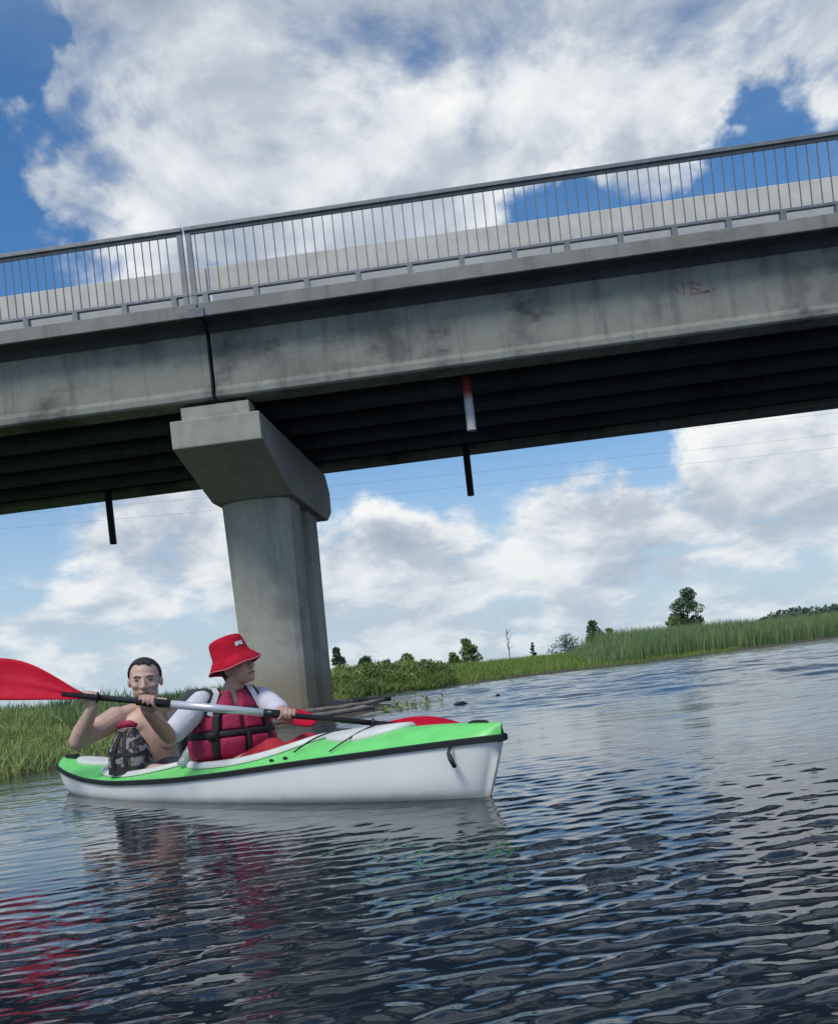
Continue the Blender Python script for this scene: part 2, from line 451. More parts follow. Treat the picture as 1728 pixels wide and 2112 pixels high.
class MB:
    def __init__(s):
        s.v, s.f = [], []

    def add(s, vs, fs):
        o = len(s.v)
        s.v += [tuple(x) for x in vs]
        s.f += [tuple(i + o for i in f) for f in fs]
        return s

    def box(s, x0, x1, y0, y1, z0, z1):
        vs = [(x, y, z) for z in (z0, z1) for y in (y0, y1) for x in (x0, x1)]
        return s.add(vs, [(0, 2, 3, 1), (4, 5, 7, 6), (0, 1, 5, 4), (2, 6, 7, 3), (0, 4, 6, 2), (1, 3, 7, 5)])

    def prism(s, prof, x0, x1):
        """profile of (y,z) points extruded along x"""
        n = len(prof)
        vs = [(x0, y, z) for y, z in prof] + [(x1, y, z) for y, z in prof]
        fs = [(i, (i + 1) % n, n + (i + 1) % n, n + i) for i in range(n)]
        return s.add(vs, fs + [tuple(range(n - 1, -1, -1)), tuple(range(n, 2 * n))])

    def rings(s, rings, cap=True, closed=True):
        n = len(rings[0])
        vs = [p for r in rings for p in r]
        fs = []
        for i in range(len(rings) - 1):
            for j in range(n if closed else n - 1):
                k = (j + 1) % n
                fs.append((i * n + j, i * n + k, (i + 1) * n + k, (i + 1) * n + j))
        if cap and closed:
            fs += [tuple(range(n - 1, -1, -1)), tuple(range((len(rings) - 1) * n, len(rings) * n))]
        return s.add(vs, fs)

    def tube(s, pts, rad, n=10, flat=1.0):
        pts = [Vector(p) for p in pts]
        if not isinstance(rad, (list, tuple)):
            rad = [rad] * len(pts)
        rr, side = [], None
        for i, p in enumerate(pts):
            t = (pts[min(i + 1, len(pts) - 1)] - pts[max(i - 1, 0)]).normalized()
            if side is None:
                side = t.cross(Vector((0, 0, 1)) if abs(t.z) < 0.9 else Vector((1, 0, 0)))
            side = (side - t * side.dot(t)).normalized()
            up = t.cross(side)
            rr.append([p + side * math.cos(a) * rad[i] + up * math.sin(a) * rad[i] * flat for a in np.linspace(0, 2 * math.pi, n, endpoint=False)])
        return s.rings(rr)

    def ball(s, c, rad, frame=None, nu=16, nv=10):
        c = Vector(c)
        rx, ry, rz = rad if isinstance(rad, (tuple, list)) else (rad,) * 3
        X, Y, Z = frame or (Vector((1, 0, 0)), Vector((0, 1, 0)), Vector((0, 0, 1)))
        rr = []
        for v in np.linspace(-math.pi / 2, math.pi / 2, nv + 1)[1:-1]:
            rr.append([c + X * rx * math.cos(v) * math.cos(a) + Y * ry * math.cos(v) * math.sin(a) + Z * rz * math.sin(v) for a in np.linspace(0, 2 * math.pi, nu, endpoint=False)])
        return s.rings(rr)

    def limb(s, pts, rad, n=14):
        """tapered chain with balls at its joints (for bodies that are fused afterwards)"""
        pts = [Vector(p) for p in pts]
        for i, p in enumerate(pts):
            s.ball(p, rad[i], nu=n)
            if i:
                t = (p - pts[i - 1]).normalized()
                sd_ = t.cross(Vector((0.3, 0.2, 0.9))).normalized()
                up = t.cross(sd_)
                an = np.linspace(0, 2 * math.pi, n, endpoint=False)
                s.rings([[q + sd_ * math.cos(a) * r_ + up * math.sin(a) * r_ for a in an] for q, r_ in ((pts[i - 1], rad[i - 1]), (p, rad[i]))])
        return s

    def mesh(s, name):
        me = bpy.data.meshes.new(name)
        me.from_pydata(s.v, [], s.f)
        me.update()
        return me

    def build(s, name, mat, parent=None, smooth=False, bevel=0.0):
        me = s.mesh(name)
        me.materials.append(M[mat] if isinstance(mat, str) else mat)
        if smooth:
            me.polygons.foreach_set('use_smooth', [True] * len(me.polygons))
        o = bpy.data.objects.new(name, me)
        if bevel:
            b = o.modifiers.new('edge', 'BEVEL')
            b.width = bevel
            b.segments = 2
            b.limit_method = 'ANGLE'
        return link(o, parent)

    def fused(s, name, mat, parent=None, voxel=0.008, it=4):
        """one continuous skin grown over all the shapes"""
        me = s.mesh(name + '_tmp')
        o = bpy.data.objects.new(name, me)
        COL.objects.link(o)
        r_ = o.modifiers.new('r', 'REMESH')
        r_.mode = 'VOXEL'
        r_.voxel_size = voxel
        sm = o.modifiers.new('s', 'SMOOTH')
        sm.factor = 0.5
        sm.iterations = it
        dg = bpy.context.evaluated_depsgraph_get()
        me2 = bpy.data.meshes.new_from_object(o.evaluated_get(dg))
        o.modifiers.clear()
        o.data = me2
        me2.name = name
        bpy.data.meshes.remove(me)
        me2.materials.clear()
        me2.materials.append(M[mat])
        me2.polygons.foreach_set('use_smooth', [True] * len(me2.polygons))
        if parent is not None:
            o.parent = parent
        return o


def inst(name, me, mat, parent, loc):
    o = bpy.data.objects.new(name, me)
    o.location = loc
    if mat and not me.materials:
        me.materials.append(M[mat])
    return link(o, parent)


# ------------------------------------------------------------------ setting: land and river
SHORE = np.array([(-9, -60), (-6.6, -10), (-5.5, 0), (-4.85, 6), (-4.45, 8.7), (-4.3, 10), (-4.1, 12), (-3.7, 14.0), (-2.5, 14.3), (-1.5, 15.4),
                  (-1.05, 17.2), (-1.15, 20), (-1.7, 23), (-2.6, 27), (-3.3, 31), (-3.0, 36), (-.1, 41.1), (2.8, 47), (12.2, 55.2),
                  (24, 72), (46.7, 101), (150, 190), (400, 330), (2600, 900), (2600, 2600), (-2600, 2600), (-2600, -60)], float)


def shore_dist(x, y):
    """signed distance to the shoreline, positive on land"""
    x, y = np.asarray(x, float), np.asarray(y, float)
    best = np.full(x.shape, 1e9)
    inside = np.zeros(x.shape, bool)
    n = len(SHORE)
    for i in range(n):
        (ax, ay), (bx, by) = SHORE[i], SHORE[(i + 1) % n]
        ex, ey = bx - ax, by - ay
        t = np.clip(((x - ax) * ex + (y - ay) * ey) / (ex * ex + ey * ey), 0, 1)
        best = np.minimum(best, np.hypot(x - ax - t * ex, y - ay - t * ey))
        cond = ((ay > y) != (by > y))
        with np.errstate(divide='ignore', invalid='ignore'):
            xi = ax + (y - ay) / (by - ay if by != ay else 1e-9) * ex
        inside ^= cond & (x < xi)
    return np.where(inside, best, -best)


def wob(x, y):
    return (np.sin(x * 1.7 + y * 0.9) + np.sin(x * 0.6 - y * 1.3 + 1) + np.sin(x * 3.1 + 2) * np.sin(y * 2.7)) / 3


def land_z(x, y, d=None):
    if d is None:
        d = shore_dist(x, y)
    d = d + 0.22 * wob(x, y)
    spit = np.exp(-(((x + 2.2) / 2.0) ** 2 + ((y - 18.5) / 6.0) ** 2) ** 2)
    hi = 0.50 * (1 - np.exp(-np.maximum(d, 0) / 2.2)) + 0.5 * (1 - np.exp(-np.maximum(d, 0) / 30))
    hi = hi * (1 - 0.82 * spit)
    z = np.where(d > 0, 0.03 + hi, 0.03 + np.maximum(d * 0.35, -0.9))
    return z + 0.05 * wob(x * 1.3, y * 1.1) * (d > 0) * np.minimum(np.maximum(d, 0), 1)


gx = np.unique(np.concatenate([np.linspace(-2600, -60, 24), np.linspace(-60, -12, 50), np.linspace(-12, 8, 130), np.linspace(8, 60, 90), np.linspace(60, 400, 50), np.linspace(400, 2600, 20)]))
gy = np.unique(np.concatenate([np.linspace(-60, 4, 22), np.linspace(4, 50, 200), np.linspace(50, 130, 90), np.linspace(130, 500, 40), np.linspace(500, 2600, 20)]))
GX, GY = np.meshgrid(gx, gy)
GZ = land_z(GX, GY)
nx, ny = len(gx), len(gy)
idx = np.arange(nx * ny).reshape(ny, nx)
quads = np.stack([idx[:-1, :-1], idx[:-1, 1:], idx[1:, 1:], idx[1:, :-1]], -1).reshape(-1, 4)
me = np_mesh('riverbank', np.stack([GX, GY, GZ], -1).reshape(-1, 3), [quads])
me.materials.append(M['ground'])
me.polygons.foreach_set('use_smooth', [True] * len(me.polygons))
tag(link(bpy.data.objects.new('riverbank', me)), 'grassy low riverbank along the water', kind='structure')

# river: polar sheet round the viewpoint, finest where ripples can be told apart
ang = np.concatenate([np.linspace(-180, -55, 40, endpoint=False), np.linspace(-55, -34, 60, endpoint=False), np.linspace(-34, 34, 560, endpoint=False),
                      np.linspace(34, 55, 60, endpoint=False), np.linspace(55, 180, 40, endpoint=False)])
rad = [0.25]
while rad[-1] < 3000:
    r_ = rad[-1]
    rad.append(r_ + max(0.0048 * r_, 0.008) * (1 if r_ < 30 else 1 + (r_ - 30) / 15))
rad = np.array(rad)
AN, RA = np.meshgrid(np.radians(ang), rad)
WX, WY = RA * np.sin(AN), RA * np.cos(AN)
WZ = np.zeros_like(WX)
step = np.repeat(np.gradient(rad)[:, None], len(ang), 1)
calm = 0.55 + 0.45 * np.clip(0.5 + 0.9 * (np.sin(WX * 0.5 + 0.7 * np.sin(WY * 0.35)) * np.sin(WY * 0.42 + 1.1 + 0.5 * np.sin(WX * 0.6))), 0, 1)
leeside = 1 - 0.72 * np.exp(-(((WX + 1.45) / 0.95) ** 2 + ((WY - 3.35) / 0.9) ** 2)) - 0.5 * np.exp(-(((WX - 1.9) / 0.9) ** 2 + ((WY - 5.4) / 0.9) ** 2))
wr = np.random.default_rng(21)
for k in range(150):
    lam = 0.030 * (0.19 / 0.030) ** (wr.random() ** 1.0)
    th = R(90 + 8 + wr.normal() * (20 if lam < 0.12 else 14))
    kx, ky = math.cos(th) * 2 * math.pi / lam, math.sin(th) * 2 * math.pi / lam
    steep = 0.0078 * wr.uniform(0.6, 1.4) * (1.5 if lam < 0.12 else 0.8)
    amp = steep * lam / (2 * math.pi)
    ph = wr.uniform(0, 6.28)
    fade = np.clip((lam / step - 2.5) / 3.0, 0, 1)
    a = kx * WX + ky * WY + ph + 0.5 * np.sin(0.9 * WX + wr.uniform(0, 6)) * np.sin(0.7 * WY + wr.uniform(0, 6))
    s_ = np.sin(a)
    WZ += amp * fade * (s_ + 0.30 * np.cos(2 * a))
WZ *= calm * leeside
sg = np.where(RA < 8, WZ, 0).std() * 1.6
WZ = sg * (np.exp(np.clip(0.75 * WZ / sg, -3, 2.2)) - 1) / 0.75            # broad troughs, pinched crests
# longer wind waves out on the open water
out_ = np.clip((RA - 5.5) / 9, 0, 1) * np.clip((shore_dist(WX, WY) * -1) / 3, 0.15, 1)
for k in range(60):
    lam = 0.30 * (2.6 / 0.30) ** wr.random()
    th = R(90 + 8 + wr.normal() * 22)
    a = (math.cos(th) * WX + math.sin(th) * WY) * 2 * math.pi / lam + wr.uniform(0, 6.28)
    WZ += out_ * np.clip((lam / step - 2.2) / 2.0, 0, 1) * 0.0165 * wr.uniform(0.6, 1.4) * lam / (2 * math.pi) * (np.sin(a) + 0.25 * np.cos(2 * a))
# ripples thrown off by the hull
bx, by = 0.24 - WX, 3.58 - WY
along = np.clip(0.731 * bx - 0.682 * by, 0.0, 4.15)
off_h = np.hypot(WX - (0.24 - 0.731 * along), WY - (3.58 + 0.682 * along)) - 0.33 * np.clip(4 * along / 4.15 * (1 - along / 4.15), 0, 1) ** 0.6
near_h = np.clip(off_h, 0, 3)
WZ += np.where(RA < 9, 0.0032 * np.sin(near_h * 2 * math.pi / 0.15 + 0.6 * np.sin(along * 5)) * np.exp(-near_h / 0.22), 0)
nr, na = len(rad), len(ang)
wi = np.arange(nr * na).reshape(nr, na)
wj = np.roll(wi, -1, axis=1)
wq = np.stack([wi[:-1], wi[1:], wj[1:], wj[:-1]], -1).reshape(-1, 4)
centre = np.array([[0, 0, 0]])
wv = np.concatenate([np.stack([WX, WY, WZ], -1).reshape(-1, 3), centre])
wt_ = np.stack([wi[0], wj[0], np.full(na, nr * na)], -1)
me = np_mesh('river', wv, [wq, wt_])
me.materials.append(M['water'])
me.polygons.foreach_set('use_smooth', [True] * len(me.polygons))
tag(link(bpy.data.objects.new('river', me)), 'rippled dark blue river water', kind='structure')

# ------------------------------------------------------------------ bridge (local x along it, local y across it, away from the eye)
BR_ROT = math.atan(-0.067)
BR_LOC = (0, 15.0, 0)
XL, XR, XJ = -21.0, 21.0, -3.33
bridge = tag(empty('bridge', BR_LOC, BR_ROT), 'long grey concrete girder bridge crossing above the river', 'bridge')
girder_prof = [(0, 6.92), (0.0, 5.98), (-0.035, 5.90), (-0.035, 5.80), (0.0, 5.765), (0.44, 5.765), (0.47, 5.80), (0.47, 5.90), (0.36, 6.0), (0.36, 6.92)]
for i in range(6):
    y0 = i * 1.146
    for (a, b) in ((XL, XJ - 0.035), (XJ + 0.035, XR)):
        pr = [(y0 + y, z) for y, z in girder_prof]
        if i == 5:
            pr = [(y0 + 0.44 - y, z) for y, z in girder_prof][::-1]
        MB().prism(pr, a, b).build('girder', 'girder' if i in (0, 5) else 'shaded_girder', bridge, bevel=0.012)
for (a, b) in ((XL, XJ - 0.03), (XJ + 0.03, XR)):
    slab = [(-0.34, 7.085), (-0.10, 7.045), (0.002, 6.92), (6.17, 6.92), (6.27, 7.045), (6.51, 7.085), (6.51, 7.255), (-0.34, 7.255)]
    MB().prism(slab, a, b).build('deck_slab', 'shaded_girder', bridge)
    MB().prism([(-0.40, 7.06), (-0.345, 7.06), (-0.345, 7.26), (-0.10, 7.26), (-0.10, 7.29), (-0.40, 7.29)], a, b).build('edge_beam', 'fascia', bridge, bevel=0.01)
    MB().prism([(6.515, 7.06), (6.57, 7.06), (6.57, 7.29), (6.27, 7.29), (6.27, 7.26), (6.515, 7.26)], a, b).build('edge_beam', 'fascia', bridge, bevel=0.01)
    # solid pale barrier between footway and road, in lengths
    n_b = 3 if a < XJ - 1 else 4
    for k in range(n_b):
        u0, u1 = a + (b - a) * k / n_b + 0.008, a + (b - a) * (k + 1) / n_b - 0.008
        MB().prism([(0.36, 7.258), (0.62, 7.258), (0.57, 7.6), (0.54, 8.29), (0.42, 8.29), (0.40, 7.6)], u0, u1).build('barrier_length', 'barrier', bridge, bevel=0.015)
        MB().prism([(5.66, 7.258), (5.85, 7.258), (5.82, 8.0), (5.70, 8.0)], u0, u1).build('barrier_length', 'barrier', bridge, bevel=0.015)
MB().box(XJ - 0.028, XJ + 0.028, -0.33, 6.5, 6.95, 7.24).build('expansion_joint', 'black_joint', bridge)
MB().box(XJ - 0.16, XJ + 0.10, -0.435, -0.402, 7.04, 7.20).build('joint_cover_plate', 'steel_dark', bridge, bevel=0.006)
# cross beams between the girders, over the pier and at mid span
for xd in (XJ - 0.6, XJ + 0.6, XJ + 8.5, XJ - 8.5):
    for i in range(5):
        MB().box(xd - 0.1, xd + 0.1, i * 1.146 + 0.38, (i + 1) * 1.146 - 0.02, 6.0, 6.915).build('cross_beam', 'shaded_girder', bridge)


# red spray marks on the girder face
def br_local(px, py, y):
    """local bridge point on the plane local-y = y that a photo pixel looks at"""
    d = pix(px, py, 1.0) - Vector((0, 0, EYE))
    c, s = math.cos(BR_ROT), math.sin(BR_ROT)
    # depth t with (-s*X + c*(Y-15)) == y
    t = (y + c * 15.0) / (-s * d.x + c * d.y)
    X, Y, Z = d.x * t, d.y * t, EYE + d.z * t
    return Vector((c * X + s * (Y - 15), y, Z))


gm = MB()
for st in ([(1392, 592), (1398, 604)], [(1408, 582), (1410, 606)], [(1424, 580), (1426, 606)], [(1426, 582), (1448, 588)], [(1426, 593), (1444, 597)], [(1426, 606), (1452, 602), (1476, 594)],
           [(1436, 600), (1462, 600)]):
    pts = [br_local(px, py, -0.004) for px, py in st]
    for p, q in zip(pts, pts[1:]):
        n_ = Vector((-(q - p).z, 0, (q - p).x)).normalized() * 0.016
        gm.add([p - n_, q - n_, q + n_, p + n_], [(0, 1, 2, 3)])
gm.build('spray_mark', 'rust_red', bridge)

# ---- pier
pier = tag(empty('bridge_pier', BR_LOC, BR_ROT), 'pale concrete hammerhead pier with tapering column carrying the bridge', 'bridge pier')
PX = -3.37
SK = 0.03                                    # the cap runs very slightly skew to the deck


def skew(mb):
    mb.v = [(x + SK * y, y, z) for x, y, z in mb.v]
    return mb


cap_prof = [(-0.03, 5.47), (-0.03, 4.98), (1.75, 4.37), (4.9, 4.37), (5.35, 4.62), (5.42, 5.1), (5.1, 5.47)]
skew(MB().prism(cap_prof, PX - 0.80, PX + 0.80)).build('cap', 'cap', pier, bevel=0.02)
for i in range(6):
    yb = i * 1.146
    if yb < 5:
        skew(MB().box(PX - 0.60, PX + 0.62, yb + 0.03, yb + 0.40, 5.468, 5.70)).build('bearing_block', 'cap', pier, bevel=0.012)
        for s in (-0.30, 0.34):
            skew(MB().box(PX + s - 0.15, PX + s + 0.15, yb + 0.08, yb + 0.36, 5.699, 5.766)).build('bearing_pad', 'black_joint', pier)
for ya, yb, hs in ((1.95, 2.75, 1.0), (3.45, 4.30, 0.97)):
    cm = MB()
    rr = []
    for z, hw in ((-1.2, 0.60), (0.6, 0.615), (2.4, 0.645), (4.372, 0.68)):
        hw *= hs
        ring = [(PX + hw * t, ya - 0.22 * math.sqrt(max(0, 1 - t * t * 0.92)) + 0.06, z) for t in np.linspace(-1, 1, 11)]
        ring += [(PX + hw * t, yb + 0.22 * math.sqrt(max(0, 1 - t * t * 0.92)) - 0.06, z) for t in np.linspace(1, -1, 11)]
        rr.append(ring)
    cm.rings(rr)
    skew(cm)
    cm.build('column', 'column', pier, bevel=0.02)
skew(MB().box(PX - 0.95, PX + 0.95, 1.5, 4.9, -0.9, 0.07)).build('footing', 'column', pier, bevel=0.04)


# ---- railing: two lengths that meet over the pier
def railing(x0, x1, pitch, label, end_post_at):
    t = tag(empty('bridge_railing', BR_LOC, BR_ROT), label, 'railing', 'steel railings along the bridge edge')
    yr = -0.28
    MB().prism([(yr - 0.055, 8.575), (yr + 0.055, 8.575), (yr + 0.055, 8.635), (yr + 0.02, 8.66), (yr - 0.02, 8.66), (yr - 0.055, 8.635)], x0, x1).build('handrail', 'steel', t, bevel=0.004)
    MB().box(x0, x1, yr - 0.022, yr + 0.022, 8.525, 8.5745).build('under_rail', 'steel_dark', t)
    MB().box(x0, x1, yr - 0.035, yr + 0.035, 7.465, 7.51).build('bottom_rail', 'steel', t, bevel=0.004)
    bar = MB().box(-0.0078, 0.0078, -0.0078, 0.0078, 0, 1.0145).mesh('bar')
    bar.materials.append(M['steel_dark'])
    n = int((x1 - x0) / pitch)
    for k in range(1, n):
        x = x0 + (x1 - x0) * k / n
        if abs(x - end_post_at) < 0.1:
            continue
        inst('bar', bar, None, t, (x + random.uniform(-.004, .004), yr, 7.5105))
    post = MB().box(-0.045, 0.045, -0.03, 0.03, 7.29, 8.5245).mesh('post')
    post.materials.append(M['steel'])
    inst('post', post, None, t, (end_post_at, yr, 0))
    brk = MB().box(-0.045, 0.045, -0.06, 0.045, 7.2905, 7.4645).mesh('foot_bracket')
    brk.materials.append(M['steel'])
    s = -1 if end_post_at > (x0 + x1) / 2 else 1
    x = end_post_at + s * 0.20
    while x0 < x < x1:
        inst('foot_bracket', brk, None, t, (x, yr, 0))
        x += s * 0.88
    return t


railing(XL, -3.50, 0.145, 'shorter steel railing with upright bars left of the joint over the pier', -3.55)
railing(-3.46, XR, 0.170, 'long steel railing with upright bars running right from the joint over the pier', -3.40)


# ---- drain pipes under the deck
def pipe(x, y, zb, mat, label):
    o = MB()
    an = np.linspace(0, 2 * math.pi, 16, endpoint=False)
    ring = lambda r_, z: [(x + r_ * math.cos(a), y + r_ * math.sin(a), z) for a in an]
    o.rings([ring(0.082, zb), ring(0.082, 6.915)], cap=False)
    o.rings([ring(0.070, zb), ring(0.070, 6.915)], cap=False)
    n = len(o.v)
    o.f += [(i, (i + 1) % 16, 32 + (i + 1) % 16, 32 + i) for i in range(16)]
    e = tag(empty('drain_pipe', BR_LOC, BR_ROT), label, 'drain pipe', 'drain pipes hanging under the bridge')
    o.build('pipe', mat, e, smooth=True)
    MB().rings([[(x + r_ * math.cos(a), y + r_ * math.sin(a), z) for a in an] for r_, z in ((0.086, 6.3), (0.1, 6.3), (0.1, 6.36), (0.086, 6.36))]).build('collar', 'pipe_dark', e)


pq = br_local(973, 888, 0.68)
pipe(pq.x, 0.68, pq.z, 'pipe', 'white drain pipe with red top hanging behind the near girder')
pq = br_local(971, 1022, 5.5)
pipe(pq.x, 5.5, pq.z, 'pipe_dark', 'dark drain pipe hanging under the far edge below the white pipe')
pq = br_local(234, 1122, 5.5)
pipe(pq.x, 5.5, pq.z, 'pipe_dark', 'dark drain pipe hanging under the far edge left of the pier')

# ---- overhead cables far beyond the bridge
for py_, lab in ((930, 'uppermost thin overhead cable seen against the blue gap'), (975, 'middle thin overhead cable crossing behind the hanging pipe'), (1003, 'lowest thin overhead cable above the cloud bank')):
    a = pix(640, py_ + 36, 90)
    pts = [Vector((x, 90 + 0.03 * x, a.z + 1.6e-4 * (x - 20) ** 2)) for x in np.linspace(-120, 170, 40)]
    tag(MB().tube(pts, 0.009, 5).build('overhead_cable', 'wire'), lab, 'cable', 'overhead cables beyond the bridge')

# ------------------------------------------------------------------ kayak
KL = 4.15
KMID = (-1.277, 4.995)
KROT = math.atan2(-0.682, 0.731)
kayak = tag(empty('kayak', (KMID[0], KMID[1], 0), KROT), 'green and white two-seat kayak with black seam strip', 'kayak')
sheer_a = [0, .24, .48, 1.05, 1.6, 2.07, 2.79, 3.28, 3.64, 4.15]
sheer_z = [.250, .240, .226, .190, .148, .121, .100, .116, .150, .205]
crown_z = [.055, .075, .088, .098, .075, .068, .050, .052, .052, .035]


def sheer(a):
    return float(np.interp(a, sheer_a, sheer_z))


_sa = np.linspace(0, KL, 300)
_k = np.ones(25) / 25
SZ = np.convolve(np.pad(np.interp(_sa, sheer_a, sheer_z), 12, mode='edge'), _k, 'valid')
CZ = np.convolve(np.pad(np.interp(_sa, sheer_a, crown_z), 12, mode='edge'), _k, 'valid')
sheer = lambda a: float(np.interp(a, _sa, SZ))
crown = lambda a: float(np.interp(a, _sa, CZ))


def beam(a):
    t = min(max(a / KL, 0), 1)
    return 0.345 * max(4 * t * (1 - t), 0) ** 0.6 + 0.008


def deck_pt(a, q, lift=0.0):
    """point of the deck: a metres from the bow, q from -1 (near side) to 1"""
    b = beam(a)
    return Vector((KL / 2 - a, q * b, sheer(a) + crown(a) * (1 - abs(q) ** 2.1) + lift))


def hull_pt(a, q, w):
    """w 0 at the seam, 1 at the keel"""
    b, zs = beam(a) - 0.007 * math.exp(-min(a, KL - a) / 0.02), sheer(a)
    zk = -0.10 + 0.05 * abs(2 * a / KL - 1) ** 3
    z = zs + (zk - zs) * w
    y = b * (1 - 0.06 * w - 0.94 * w ** 6)
    x = KL / 2 - a
    x -= 0.42 * (zs - z) * math.exp(-a / 0.25)
    x += 0.9 * (zs - z) * math.exp(-(KL - a) / 0.30)
    return Vector((x, q * y, z))


AA = np.concatenate([np.linspace(0, 0.3, 14), np.linspace(0.3, KL - 0.4, 60)[1:], np.linspace(KL - 0.4, KL, 16)[1:]])
hm = MB()
prof = [(-1, w) for w in np.linspace(0, 1, 14)] + [(1, w) for w in np.linspace(1, 0, 14)[1:]]
hm.rings([[hull_pt(a, q, w) for q, w in prof] for a in AA], closed=False)
hm.f += [tuple(range(27)), tuple(range(len(hm.v) - 1, len(hm.v) - 28, -1))]
hm.build('hull', 'hull', kayak, smooth=True)
COCK = [(1.68, 0.57, 0.235), (2.80, 0.49, 0.225)]            # centre from the bow, half length, half width


def in_cock(a, y, grow=0.0):
    return any(abs((a - c) / (l + grow)) ** 2.3 + abs(y / (w + grow)) ** 2.3 < 1 for c, l, w in COCK)


dm = MB()
DA = np.linspace(0, KL, 230)
DQ = np.linspace(-1, 1, 49)
vs = [deck_pt(a, q) for a in DA for q in DQ]
fs = []
for i in range(len(DA) - 1):
    for j in range(len(DQ) - 1):
        ac, qc = (DA[i] + DA[i + 1]) / 2, (DQ[j] + DQ[j + 1]) / 2
        if not in_cock(ac, qc * beam(ac)):
            fs.append((i * 49 + j, (i + 1) * 49 + j, (i + 1) * 49 + j + 1, i * 49 + j + 1))
dm.add(vs, fs)
dm.build('deck', 'deck', kayak, smooth=True)
# black seam strip round the sheer
sm_ = MB()
loop = [(a, -1) for a in AA] + [(a, 1) for a in AA[::-1]]
ringz = []
for a, q in loop:
    b = beam(a)
    x = KL / 2 - a
    o_ = 0.010
    ex = 0.012 if a < 0.02 else (-0.012 if a > KL - 0.02 else 0)
    ringz.append([Vector((x + ex, q * (b + dy), sheer(a) + dz)) for dy, dz in ((-0.004, 0.013), (o_, 0.009), (o_, -0.013), (-0.006, -0.017))])
ringz.append(ringz[0])
sm_.rings(ringz, cap=False)
sm_.build('seam_strip', 'seam', kayak, smooth=False)
# cockpit rims with inner walls
for (c, l, w) in COCK:
    cmb = MB()
    rg = []
    for th in np.linspace(0, 2 * math.pi, 65):
        ca, sa_ = math.cos(th), math.sin(th)
        ex, ey = abs(ca) ** (2 / 2.3) * math.copysign(1, ca), abs(sa_) ** (2 / 2.3) * math.copysign(1, sa_)
        sec = []
        for dr, dz in ((0.030, 0.004), (0.030, 0.014), (0.014, 0.028), (-0.010, 0.026), (-0.016, 0.010), (-0.016, -0.10)):
            a_, y_ = c + (l + dr) * ex, (w + dr) * ey
            sec.append(Vector((KL / 2 - a_, y_, deck_pt(min(max(a_, 0), KL), max(-1, min(1, y_ / beam(a_)))).z + dz)))
        rg.append(sec)
    cmb.rings(rg, cap=False, closed=False)
    cmb.build('cockpit_rim', 'rim', kayak, smooth=True)
fm = MB()
fm.rings([[Vector((KL / 2 - a, q * beam(a) * 0.8, 0.035)) for q in np.linspace(-1, 1, 7)] for a in np.linspace(0.5, 3.7, 20)], closed=False)
fm.build('cockpit_floor', 'inside', kayak)


def deck_patch(c, l, w, h, name, mat, qoff=0.0):
    mb = MB()
    rg = []
    for k, (s, dz) in enumerate(((1.0, -0.006), (1.0, h * 0.5), (0.95, h * 0.9), (0.7, h), (0.35, h), (0.03, h))):
        ring = []
        for th in np.linspace(0, 2 * math.pi, 40, endpoint=False):
            a_, y_ = c + l * s * math.cos(th), w * s * math.sin(th) + qoff
            ring.append(deck_pt(a_, max(-1, min(1, y_ / beam(a_))), dz))
        rg.append(ring)
    mb.rings(rg)
    return mb.build(name, mat, kayak, smooth=True)


deck_patch(0.80, 0.27, 0.155, 0.024, 'bow_hatch', 'rim')
deck_patch(3.60, 0.26, 0.10, 0.022, 'stern_hatch', 'rim')
# bungee cords over the bow hatch, deck fittings, carry handles
MB().tube([deck_pt(0.72 + 0.10 * t * t, q, 0.032 - 0.02 * abs(q)) for t, q in [(x, x * 0.9) for x in np.linspace(-1, 1, 13)]], 0.0042, 6).build('bungee_cord', 'seam', kayak)
MB().tube([deck_pt(1.02 - 0.06 * t, q, 0.030 - 0.016 * abs(q)) for t, q in [(x, x * 0.8) for x in np.linspace(-1, 1, 13)]], 0.0042, 6).build('bungee_cord', 'seam', kayak)
for a_ in (1.22, 1.12):
    p = deck_pt(a_, -0.87, 0.008)
    MB().ball(p, (0.018, 0.006, 0.008)).build('deck_fitting', 'seam', kayak, smooth=True)
h0 = Vector((KL / 2 - 0.17, -beam(0.17) - 0.016, sheer(0.17) - 0.012))
MB().tube([h0, h0 + Vector((-0.004, -0.012, -0.025)), h0 + Vector((0.012, -0.020, -0.05)), h0 + Vector((0.030, -0.018, -0.085))], [0.006, 0.008, 0.011, 0.009], 8).build('carry_strap', 'seam', kayak, smooth=True)
p = deck_pt(3.98, 0, 0)
MB().box(p.x - 0.09, p.x + 0.06, -0.022, 0.022, p.z - 0.01, p.z + 0.03).build('stern_handle', 'seam', kayak, bevel=0.008)
p = deck_pt(0.10, 0, 0)
MB().tube([p + Vector((0.03, 0, 0.0)), p + Vector((0.02, 0, 0.006)), p + Vector((-0.05, 0, 0.008)), p + Vector((-0.08, 0, 0.0))], 0.006, 8).build('bow_handle', 'seam', kayak, smooth=True)
# seats
for xs in (2.20, 3.16):
    MB().prism([(-0.17, 0.04), (0.17, 0.04), (0.19, 0.075), (-0.19, 0.075)], KL / 2 - xs - 0.16, KL / 2 - xs + 0.22).build('seat', 'seam', kayak, bevel=0.01)
KF = Vector((0.731, -0.682, 0))
KN = Vector((0.682, 0.731, 0))


def kw(x, y, z):
    return Vector((KMID[0], KMID[1], 0)) + KF * x + KN * y + Vector((0, 0, z))


# ------------------------------------------------------------------ people
def frame(fwd, up=(0, 0, 1)):
    f = Vector(fwd).normalized()
    u = Vector(up)
    u = (u - f * u.dot(f)).normalized()
    return f.cross(u), f, u                       # right, forward, up


